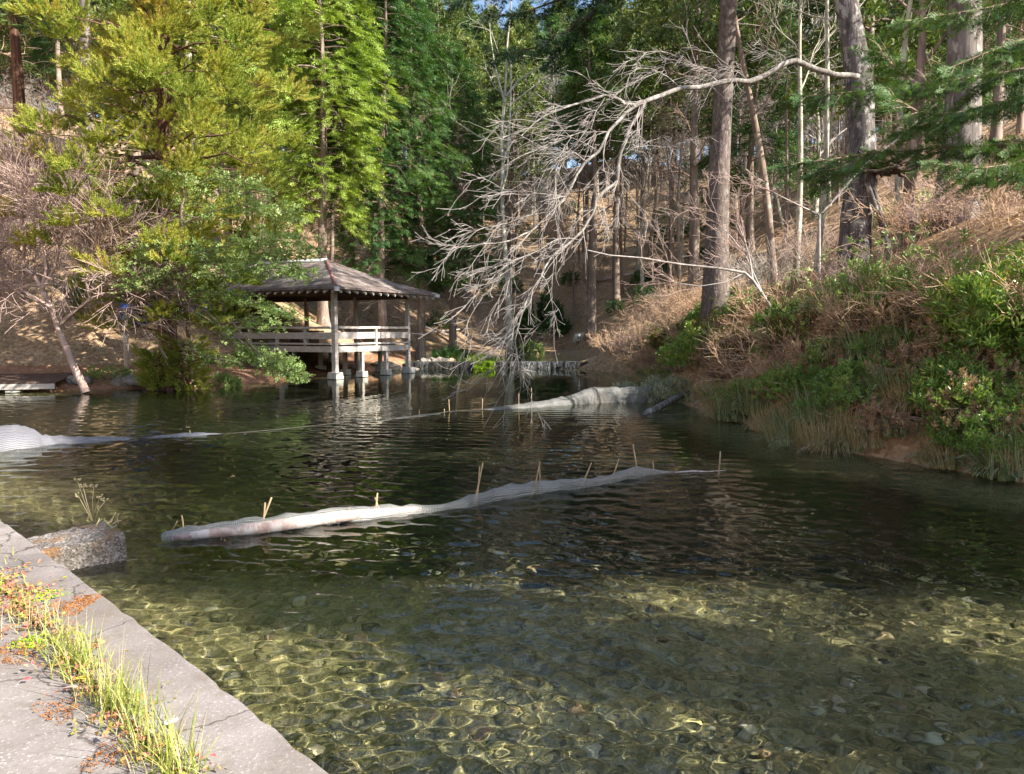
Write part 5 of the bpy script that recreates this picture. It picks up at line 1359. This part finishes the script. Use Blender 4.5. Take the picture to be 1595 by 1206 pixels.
# ground cover all along the right bank
def shore_x(Y): return float(np.interp(Y, [9,10.4,12.8,15,19.5,22,30,37], [7.6,7.0,5.8,5.4,5.0,4.8,5.1,5.2]))
dl = None; rr = np.random.default_rng(78)
for j in range(210):
    Y = 10.6+26*(rr.random()**1.3); x = shore_x(Y)+rr.uniform(.2,3.6); p = np.array([x, Y, Hh(x, Y)-.03])
    if dl is None: dl = shrub('dry_shrub', 580, p, .55, .5, TL, 170, .13, 'brown_leaf', 'low dead leaved undergrowth covering the slope of the right bank', 'dead leaved undergrowth of the right bank', gate=.1, stems=24); dl2 = None
    elif dl2 is None: dl2 = shrub('low_shrub', 581, p, .55, .45, TL, 190, .14, 'shrub_green', 'low green undergrowth covering the slope of the right bank', 'green undergrowth of the right bank', gate=.15, stems=14, wood='twig_tan')
    else: copy_tree(dl if rr.random() < .55 else dl2, p, rr.uniform(0,6.28), rr.uniform(.7,1.5))
tb = None; rr = np.random.default_rng(80)
for j in range(28):
    Y = 11.5+25*(rr.random()**1.2); x = shore_x(Y)+rr.uniform(.3,3.5); p = (x, Y, Hh(x, Y)-.03)
    if tb is None: tb = thicket('bare_shrub', 585, p, 1.0, 14, 'twig_tan', 'tan leafless brush among the leafy shrubs of the right bank', 'tan brush of the right bank', .75, (6,4), .0045, .4, .008)
    else: copy_tree(tb, p, rr.uniform(0,6.28), rr.uniform(.7,1.4))
# pale herbs by the grey net
for i, (px, Y, R, lab) in enumerate([(985, 24.5, .9, 'pale grey green herbs at the waterline beside the grey net'), (1035, 22.2, .8, 'pale grey green herbs hanging over the fallen log')]):
    shrub('pale_herb', 560+i, bank(px, Y, 0), R, .75, TL3, 520, .2, 'pale_herb', lab, None, 'plant', gate=.0, low=.05)

# ---- grassy things at the water's edge
def blades(name, seed, loc, n_, L0, L1, w, mats, label, cat, group=None, R=.25, arch=.8, K=4, edge=None, up=1.0, lean=(0,0), kind=None, parts=True, part='blades'):
    rr = np.random.default_rng(seed); Q = []; idx = []
    for i in range(n_):
        a = rr.uniform(0, 6.28); b = np.array([math.cos(a), math.sin(a), 0]); q = b*R*rr.random()**.5
        ln = rr.uniform(L0, L1); o = norm(b*rr.uniform(.25,1.0)+np.array([lean[0], lean[1], 0])); y = np.array([-o[1], o[0], 0])
        tilt = rr.uniform(.15,1.0)*arch
        P_ = []
        ang = math.pi/2-tilt*.35; p_ = q.copy()
        for k_ in range(K+1):
            s = k_/K; wd = w*(1-s**1.6)*(.55+.45*math.sin(min(1,s*2.4)*math.pi/2)); P_.append((p_.copy(), wd))
            ang -= tilt*1.5/K*(1+.3*s); p_ = p_+(o*math.cos(ang)+np.array([0,0,1.0])*math.sin(ang)*up)*ln/K
        for k_ in range(K):
            (p0, w0), (p1, w1) = P_[k_], P_[k_+1]
            if edge is None: Q.append([p0-y*w0/2, p0+y*w0/2, p1+y*w1/2, p1-y*w1/2]); idx.append(0)
            else:
                e = .3
                Q.append([p0-y*w0*(.5-e*.5), p0+y*w0*(.5-e*.5), p1+y*w1*(.5-e*.5), p1-y*w1*(.5-e*.5)]); idx.append(0)
                for sd in (-1, 1):
                    Q.append([p0+sd*y*w0*(.5-e*.5), p0+sd*y*w0*.5, p1+sd*y*w1*.5, p1+sd*y*w1*(.5-e*.5)]); idx.append(1)
    me = quad_mesh(part, np.array(Q), [M[x] for x in mats], np.array(idx))
    root = link(name, me); root.location = tuple(float(v) for v in loc)
    return tag(root, label, cat, group, kind)
sas = [(1238,13.9,.0,'bamboo grass clump with pale edged blades left of the dry tussock'), (1400,12.7,.25,'pale edged bamboo grass right of the drift of dead leaves'), (1455,12.2,.0,'striped bamboo grass drooping to the water left of the large right shrub'), (1430,13.2,.1,'taller bamboo grass behind the striped one'),
       (1355,14.2,.3,'upright bamboo grass blades above the dead leaves'), (1180,16.6,.0,'bamboo grass at the waterline under the olive shrub'), (1135,18.3,.0,'greyish bamboo grass near the fallen log'), (1270,14.2,.25,'bamboo grass just above the dry tussock')]
for i, (px, Y, dz, lab) in enumerate(sas):
    blades('bamboo_grass', 600+i, bank(px, Y, .04), 75, .45, 1.0, .06, ('sasa', 'sasa_edge'), lab, 'grass', None, .42, 1.0, 4, True, 1.0, (-.35,-.5))
tus = [(1290,13.2,1.0,'thick tussock of dry straw grass hanging over the water'), (1225,14.3,.7,'smaller dry grass tussock left of the thick one'), (1420,12.3,.8,'dry grass tussock under the striped bamboo grass'), (1165,17.2,.7,'straw coloured grass at the waterline near the fallen log'), (1110,19.4,.7,'straw coloured grass behind the fallen log'), (1480,11.8,.6,'dry grass tuft at the water in front of the large right shrub')]
for i, (px, Y, s, lab) in enumerate(tus):
    blades('grass_tussock', 620+i, bank(px, Y, .05), int(800*s), .5*s+.1, 1.0*s+.1, .012, ('straw',), lab, 'grass', None, .3*s+.1, 1.25, 5, None, 1.0, (-.35,-.4))
eg = None; eg2 = None; rr = np.random.default_rng(79)
for j in range(70):
    Y = 10.3+20*(rr.random()**1.9); x = shore_x(Y)+rr.uniform(-.15,.4); p = (x, Y, max(.0, Hh(x, Y))+.03)
    if eg is None: eg = blades('bamboo_grass', 680, p, 46, .3, .62, .04, ('sasa', 'sasa_edge'), 'pale edged bamboo grass in the fringe of the right bank', 'grass', 'bamboo grass fringing the right bank', .3, 1.1, 4, True, 1.0, (-.35,-.5))
    elif eg2 is None: eg2 = blades('grass_tussock', 681, p, 260, .3, .6, .010, ('straw',), 'straw coloured grass in the fringe of the right bank', 'grass', 'dry grass fringing the right bank', .3, 1.3, 5, None, 1.0, (-.35,-.4))
    else: copy_tree(eg if rr.random() < .6 else eg2, p, rr.uniform(-.9,.9), rr.uniform(.8,1.4))
# loose fallen leaves drifted on the right bank and scattered over the quay
def leaf_scatter(name, pts, nrm_j, size, mat, seed):
    rr = np.random.default_rng(seed); n_ = len(pts)
    Tq = np.array([[[-.5,-.28,0],[.0,-.34,.1],[.5,0,.02]], [[-.5,-.28,0],[.5,0,.02],[0,.34,.12]]])
    up = np.array([0,0,1.0])+rr.normal(0, nrm_j, (n_,3)); d = rr.normal(size=(n_,3)); d[:,2] *= .3
    return tag(link(name, tri_mesh(name, stamp(Tq, pts, frames(d, up), rr.uniform(.6,1.2,n_)*size), M[mat])), kind='stuff')
rr = np.random.default_rng(9)
b0 = bank(1345, 13.1); q = np.stack([b0[0]+rr.normal(.25,.28,900), b0[1]+rr.normal(.1,.3,900)], 1)
q = np.c_[q, height(q[:,0], q[:,1])+rr.uniform(.05,.32,900)]
leaf_scatter('fallen_leaves', q, .7, .09, 'brown_leaf', 4)
n_ = 26000; y = rr.uniform(10.5, 48, n_)**1.0; px = rr.uniform(-40, 1640, n_); x = (px-797)/F*y
d = sdist(x, y); kp = (d > .15) & (d < 16) & (x+y > 2.6) & ~((px > 260) & (px < 660) & (y > 36)); x, y = x[kp], y[kp]
q = np.stack([x, y, height(x, y)+.02], 1)
leaf_scatter('leaf_litter', q, .5, .11, 'brown_leaf', 5)
# dry stalks as undergrowth over the slope
n_ = 15000; y = rr.uniform(12, 75, n_); px = rr.uniform(-40, 1640, n_); x = (px-797)/F*y; d = sdist(x, y); q3 = np.stack([x, y, 0*x], -1)
kp = (d > .8) & (x+y > 2.6) & (snoise(q3, .3, 2) > -.1) & ~((x > -17) & (x < -4) & (y < 44)); x, y = x[kp], y[kp]; n_ = len(x)
b0 = np.stack([x, y, height(x, y)-.03], 1); h = rr.uniform(.15,.6,n_)*(1+.01*y); dr = np.stack([rr.normal(0,.5,n_), rr.normal(0,.5,n_), np.ones(n_)], 1)
wv_ = np.stack([np.ones(n_), rr.normal(0,.3,n_), 0*x], 1)*(.003+.00012*y)[:,None]
Tt = np.stack([b0-wv_, b0+wv_, b0+dr*h[:,None]], 1)
tag(link('dry_undergrowth', tri_mesh('dry_undergrowth', Tt, M['under'])), kind='stuff')
# sticks lying about on the slope
n_ = 3200; y = rr.uniform(34, 85, n_); px = rr.uniform(-40, 1640, n_); x = (px-797)/F*y; d = sdist(x, y); kp = (d > 1) & ~((x > -17) & (x < -4) & (y < 43)); x, y = x[kp], y[kp]; n_ = len(x)
a_ = rr.uniform(0, 6.28, n_); ln = rr.uniform(.4, 2.4, n_); c0 = np.stack([x, y, 0*x], -1); dv = np.stack([np.cos(a_), np.sin(a_)*.6, 0*a_], -1)*ln[:,None]/2
p0, p1 = c0-dv, c0+dv; p0[:,2] = height(p0[:,0], p0[:,1])+.03; p1[:,2] = height(p1[:,0], p1[:,1])+rr.uniform(.03,.5,n_)
w_ = rr.uniform(.012,.04,n_)*(y/50); Qs = []
for sgn in (np.array([0,0,1.0]), np.array([0,-1.0,.3])):
    v_ = sgn[None]*w_[:,None]; Qs.append(np.stack([p0-v_, p1-v_*.5, p1+v_*.5, p0+v_], 1))
tag(link('fallen_sticks', quad_mesh('fallen_sticks', np.concatenate(Qs), M['twig_tan'])), kind='stuff')
eg = None; rr = np.random.default_rng(83)
for j in range(60):
    y = rr.uniform(44, 85); x = rr.uniform(-.6, .6)*y
    if float(sdist(np.array([x]), np.array([y]))[0]) < 2.5 or (-17 < x < -4 and y < 46): continue
    p = (x, y, Hh(x, y)-.05)
    if eg is None: eg = shrub('evergreen_shrub', 590, p, 1.0, 1.3, TL2, 200, .3, 'cypress', 'evergreen shrub of the forest undergrowth on the slope', 'evergreen shrubs on the slope', gate=.32, gf=2.6)
    else: copy_tree(eg, p, rr.uniform(0, 6.28), rr.uniform(.5, 1.3))
# arching tan canes on the right bank
for i, (px, Y) in enumerate([(1300,16.5),(1370,16),(1420,15.5),(1330,15.2),(1250,18.5),(1470,15),(1390,17.5)]):
    rr = np.random.default_rng(640+i); p = bank(px, Y); root = empty('bramble_canes', p, 0, ['tan arching canes above the low bramble','tan canes arching before the leaning giant','tan canes right of the pale bramble leaves','low arching canes over the dead leaves','tan canes beside the glossy green shrub','bare canes left of the large right shrub','long canes rising at the foot of the leaning giant'][i], 'canes'); m = MB(); pos, dirs = [], []
    for j in range(9):
        a = rr.uniform(0, 6.28); d = np.array([math.cos(a), math.sin(a)*.7, 0]); ln = rr.uniform(.9,1.9); hh_ = rr.uniform(.9,1.7)
        t = np.linspace(0, 1, 9); c = d*(t*ln)[:,None]+np.array([0,0,1.0])*(hh_*np.sin(t*2.3)-.1)[:,None]+rr.normal(0,.02,(9,3)); m.tube(c, np.linspace(.008,.004,9), 4, 0, False)
        for q in c[3:]:
            if rr.random() < .45: pos.append(q); dirs.append(rr.normal(size=3))
    m.build('stems', M['twig_tan'], root)
    if pos: link('foliage', tri_mesh('foliage', spray_cloud(rr, TL2, np.array(pos), np.array(dirs), rr.uniform(.12,.22,len(pos))), M['bramble']), root)
# grey twiggy limb of a bank tree reaching left below the tall trunk, and the white sapling in front
p = bank(1215, 19.5)
wt = empty('bare_tree', p, 0, 'small whitish bare tree forking low on the right bank, its limbs reaching left', 'tree')
m = MB(); tw = MB(); rr = np.random.default_rng(88); Yv = 19.5
for ps, r_ in (([(1215,505),(1205,485),(1190,462),(1172,436),(1160,425),(1120,418),(1060,412),(1000,402),(950,398),(915,390)], .05), ([(1172,436),(1168,405),(1160,375),(1148,345)], .03), ([(1190,462),(1180,440),(1162,400),(1140,370),(1120,350)], .025), ([(1278,480),(1276,430),(1276,335),(1300,310),(1345,258),(1400,215),(1460,160)], .045), ([(1276,335),(1240,318),(1205,300)], .025), ([(1160,425),(1130,440),(1090,446),(1050,440)], .02)):
    Lq = np.array([P(a, b, Yv-.5) for a, b in ps])-p; m.tube(Lq, np.linspace(r_, r_*.3, len(Lq)), 6, 0, False); tw.tube(Lq, np.linspace(r_, r_*.3, len(Lq))*.4, 3, 0, False)  # thin inner tubes are hidden, added to join the twigs
    for j in range(8):
        i = rr.integers(2, len(Lq)); d = norm(Lq[i]-Lq[i-1]); grow(rr, tw, Lq[i], norm(d+rr.normal(0,.5,3)), rr.uniform(.4,1.1), .009, 0, dict(lev=2, kids=(3,3), wob=.12, grav=(0,0,-.02), rmin=.004, spread=.6), 4)
m.build('trunk', M['twig_grey'], wt); tw.build('branches', M['twig_pink'], wt)
# fallen timber on the slopes
for i, (a, b, r_, mt, lab) in enumerate([(T(928,440,45), T(1012,424,45), .14, 'bleached', 'sunlit fallen trunk lying on the slope right of the lone trunk'), (T(640,335,45), T(745,333,45), .12, 'bark_mid', 'fallen stem lying across the slope behind the cypresses'),
      (T(660,512,42), T(705,527,42), .13, 'bleached', 'sunlit root of the eroded bank right of the pavilion'), (T(668,520,42), T(735,514,42), .09, 'bleached', 'thin bleached branch lying above the sunlit root')]):
    m = MB(); mid = (a+b)/2; m.tube([a+[0,0,r_*.7], mid+[0,.1,r_*.9], b+[0,0,r_*.6]], [r_, r_*.9, r_*.6], 8)
    tag(m.build('fallen_branch', M[mt]), lab, 'fallen wood')

# ================================================================== plants on the quay and the block
rr = np.random.default_rng(55)
def quay_blades(n_, e0, e1, den, L0, L1, w, name, mat, spreadf=.06):
    Q = []; K = 4
    for i in range(n_):
        ev = rr.uniform(e0, e1)
        if rr.random() > den(ev): continue
        q = quay(ev, .41+rr.normal(0,spreadf), .44); a = rr.uniform(0, 6.28)
        o = norm(np.array([math.cos(a), math.sin(a), 0])+np.array([-.15,.1,0])); y = np.array([-o[1], o[0], 0]); ln = rr.uniform(L0, L1)*(1 if rr.random() < .8 else 1.35)
        tilt = rr.uniform(.1,1.1); ang = math.pi/2-tilt*.3; p_ = q.copy(); P_ = []
        for k_ in range(K+1):
            s = k_/K; P_.append((p_.copy(), w*(1-s**1.5))); ang -= tilt*1.2/K; p_ = p_+(o*math.cos(ang)+np.array([0,0,1.0])*math.sin(ang))*ln/K
        for k_ in range(K):
            (p0, w0), (p1, w1) = P_[k_], P_[k_+1]; Q.append([p0-y*w0/2, p0+y*w0/2, p1+y*w1/2, p1-y*w1/2])
    return tag(link(name, quad_mesh(name, np.array(Q), M[mat])), kind='stuff')
quay_blades(900, .15, 1.75, lambda e: .25+.75*math.sin(e*5)**2, .06, .25, .006, 'quay_grass', 'grass', .05)
quay_blades(260, 1.7, 3.1, lambda e: .35+.6*math.sin(e*4+1)**2, .05, .14, .006, 'quay_grass', 'grass', .06)
quay_blades(260, .1, 2.4, lambda e: .8, .10, .26, .004, 'dry_quay_grass', 'straw', .07)
quay_blades(160, 3.5, 4.6, lambda e: .8, .03, .09, .007, 'quay_grass', 'grass', .1)
n_ = 1500; ev = np.r_[rr.uniform(1.55, 3.5, 1100), rr.uniform(.1, 1.7, 400)]; n_ = len(ev)
fv = .43+rr.normal(0,.075,n_)*np.where(ev > 2.6, 1.7, 1); zz = .455+rr.uniform(0,.06,n_)*np.where(ev > 1.5, 1, .4)
q = EO+e_*ev[:,None]+f_*fv[:,None]; q[:,2] = zz
q = q[snoise(np.c_[ev, fv*3, ev*0], 3.2, 2) > -.25]
leaf_scatter('red_weeds', q, .8, .032, 'red_weed', 6)
# moss cushions in the joint
def moss_patch(name, centres, mat, seed, parent=None, size=.012):
    rr = np.random.default_rng(seed); pos = []
    for (ev, fv, r_, n_) in centres:
        a = rr.uniform(0, 6.28, n_); r2 = r_*np.sqrt(rr.random(n_))*(1+.35*np.sin(a*3+ev*5)); pos.append(np.stack([quay(ev+math.cos(x)*y*1.0, fv+math.sin(x)*y*.7, .447+.012*rr.random()) for x, y in zip(a, r2)]))
    pos = np.concatenate(pos); n_ = len(pos)
    Tq = np.array([[[-.5,-.4,0],[.5,0,.3],[-.5,.4,0]]]); d = rr.normal(size=(n_,3)); d[:,2] = np.abs(d[:,2])*.6
    return tag(link(name, tri_mesh(name, stamp(Tq, pos, frames(d, rr.normal(size=(n_,3))), rr.uniform(.7,1.4,n_)*size), M[mat])), kind='stuff')
moss_patch('rusty_moss', [(2.42,.2,.14,900), (2.5,.1,.1,500), (1.9,.62,.16,500), (1.1,.6,.12,300), (.55,.55,.12,300), (1.5,1.2,.1,250), (1.55,1.0,.08,160), (2.9,.32,.15,500), (2.3,.62,.12,300)], 'rust_moss', 8, None, .008)
moss_patch('green_moss', [(2.75,.25,.12,300), (3.75,.5,.18,600), (2.0,.5,.12,300), (3.2,.45,.12,300)], 'moss', 10)
qd = []; rr = np.random.default_rng(31)
for ev in np.arange(-.3, 5.2, .004):
    if rr.random() < .8: qd.append(quay(ev, .412+rr.normal(0,.02+.02*abs(math.sin(ev*3))), .446+.004*rr.random()))
leaf_scatter('joint_dirt', np.array(qd), .4, .022, 'under', 12)
# litter and single leaves
m = MB(); V = []; c = quay(.62,.30,.455)
for i in range(5):
    for j in range(5): V.append(c+np.array([(i-2)*.011+RNG.normal(0,.002), (j-2)*.009, .012+.009*snoise(np.array([i*1.3, j*1.1, 0]), 1, 1)]))
m.add(V, [(i*5+j, (i+1)*5+j, (i+1)*5+j+1, i*5+j+1) for i in range(4) for j in range(4)])
o = m.build('paper_scrap', M['white_paper']); tag(o, 'crumpled white scrap caught in the grass on the quay', 'litter'); s_ = o.modifiers.new('t', 'SOLIDIFY'); s_.thickness = .003
M['yellow_leaf'] = plain('yellow leaf', (.55,.46,.04), .5, .3, 30)
def single_leaf(px, py, ln, wd, rz, mat, lab):
    m = MB(); V = []; n_ = 9
    for i in range(n_):
        s = i/(n_-1); w = wd*math.sin(math.pi*min(1, s*.96+.04))**.8*.5; z = .012+.012*math.sin(s*3)
        V += [(s*ln, -w, z+.006), (s*ln, 0, z-.003), (s*ln, w, z+.006)]
    m.add(V, [(i*3+j, (i+1)*3+j, (i+1)*3+j+1, i*3+j+1) for i in range(n_-1) for j in range(2)], 0, True)
    m.tube([(-.02,0,.012), (0,0,.011), (ln*.4,0,.012)], [.0015,.0015,.001], 4)
    o = m.build('fallen_leaf', M[mat]); o.location = tuple(float(v) for v in G(px, py, .445)); o.rotation_euler = (0,0,rz); return tag(o, lab, 'leaf')
single_leaf(110, 1066, .085, .034, .15, 'yellow_leaf', 'yellow leaf with green tip lying by the quay grass')
single_leaf(98, 1078, .10, .022, -.1, 'bleached', 'pale dry leaf lying below the yellow one on the quay')
# dry umbel weed and cut stems on the block
p = o_+ax_*.70+bx_*.34+np.array([0,0,.33]); um = empty('dry_weed', p, 0, 'dry brown umbel weed standing on the crumbling concrete block', 'weed'); m = MB(); hd = MB(); rr = np.random.default_rng(66)
for i, (dx, dy, h) in enumerate([(-.16,.05,.36),(-.08,.0,.31),(-.02,.06,.30),(.05,.02,.20),(.12,-.02,.18),(-.11,-.02,.22)]):
    e = np.array([dx, dy, h]); q = np.array([dx*.12, dy*.1, 0]); m.tube([q, (q+e)/2+[-.01,0,.02], e], [.0045,.0035,.0025], 4)
    for j in range(9):
        a = rr.uniform(0, 6.28); t_ = e+np.array([math.cos(a)*.028, math.sin(a)*.028, .022+rr.normal(0,.006)]); m.tube([e, t_], [.0015,.001], 3, 0, False); hd.box(t_, (.012,.012,.010), frames(rr.normal(size=(1,3)), rr.normal(size=(1,3)))[0])
m.build('stems', M['straw'], um); hd.build('seed_heads', M['straw'], um)
p = o_+ax_*.78+bx_*.2+np.array([0,0,.31]); m = MB()
for i in range(16):
    q = np.array([rr.normal(.02,.05), rr.normal(-.02,.08), -.01]); d = norm(np.array([rr.normal(.5,.4), rr.normal(-.1,.4), rr.uniform(.2,1)])); m.tube([q, q+d*rr.uniform(.05,.13)], [.006,.004], 4)
o = m.build('cut_stems', M['straw']); o.location = tuple(p); tag(o, 'stubble of pale cut stems at the outer corner of the concrete block', 'weed')
# ================================================================== unseen trees beside the viewer, placed to shade the pond
for i, (x, y, s) in enumerate(NARROW):
    z = Hh(x, y)
    if i == 0: nr0 = conifer('cedar_tree', 811, 17, 5.5, .95, 60, TFar, 11, .9, 'bark_mid', 'far', .3, .2, .2, loc=(x, y, z), dead=8, k=8, label='slender cedar on the near right shore shading the shallows', group='slender cedars on the near right shore')
    else: copy_tree(nr0, (x, y, z), i*1.3, s)
conifer('pine_tree', 822, 19, 14.0, .55, 40, TFar, 8, .42, 'bark_mid', 'far', .2, .3, .2, loc=(17.4, -2.5, Hh(17.4, -2.5)), dead=6, k=8, label='unseen high crowned slim pine on the near right shore, added to shade the water')  # added out of view; crown kept high to darken only the left-centre water
bare_tree('bare_tree', 821, (16.3, -1.9, Hh(16.3, -1.9)), 15, .16, 'bark_mid', 'unseen leafless tree on the near right shore, added for streaky shade', nl=14, z0=.3, ll=.26, cfgx=dict(kids=(6,4), rmin=.012))  # added out of view for thin streaks of shade on the shallows
for i, (x, y, s) in enumerate(SHADE):
    if i == 0: sh0 = conifer('cedar_tree', 801, 18, 5, 3.6, 85, TFar, 15, 1.1, 'bark_mid', 'far', .3, .2, .3, loc=(x, y, Hh(x, y)-.1), dead=8, k=8, label='cedar on the right bank beside the viewer shading the pond', group='cedars on the right bank beside the viewer')
    else: copy_tree(sh0, (x, y, Hh(x, y)-.1), i*1.3, s)
# ------------------------------------------------------------------ light
EL, AZ = math.radians(SUNEL), math.radians(SUNAZ)       # azimuth from +y, clockwise
S = Vector((math.sin(AZ)*math.cos(EL), math.cos(AZ)*math.cos(EL), math.sin(EL)))
sd = bpy.data.lights.new('sun', 'SUN'); so = bpy.data.objects.new('sun', sd); COL.objects.link(so)
sd.energy = SUNP; sd.angle = math.radians(.53); sd.color = (1, .93, .82)
so.rotation_euler = S.to_track_quat('Z', 'Y').to_euler()
wd = bpy.data.worlds.new('World'); SC.world = wd; wd.use_nodes = True
nt = wd.node_tree; nt.nodes.clear()
sk = nt.nodes.new('ShaderNodeTexSky'); sk.sky_type = 'NISHITA'; sk.sun_disc = False
sk.sun_elevation = EL; sk.sun_rotation = AZ
bg = nt.nodes.new('ShaderNodeBackground'); bg.inputs[1].default_value = SKYP
ou = nt.nodes.new('ShaderNodeOutputWorld'); nt.links.new(sk.outputs[0], bg.inputs[0]); nt.links.new(bg.outputs[0], ou.inputs[0])
SC.view_settings.view_transform = 'Standard'; SC.view_settings.look = 'None'; SC.view_settings.gamma = 1; SC.view_settings.exposure = EXPO
SC.cycles.max_bounces = 8; SC.cycles.transparent_max_bounces = 16; SC.cycles.use_denoising = True
SC.cycles.caustics_reflective = False; SC.cycles.caustics_refractive = True; sd.cycles.is_caustics_light = True
SC.cycles.sample_clamp_indirect = 6
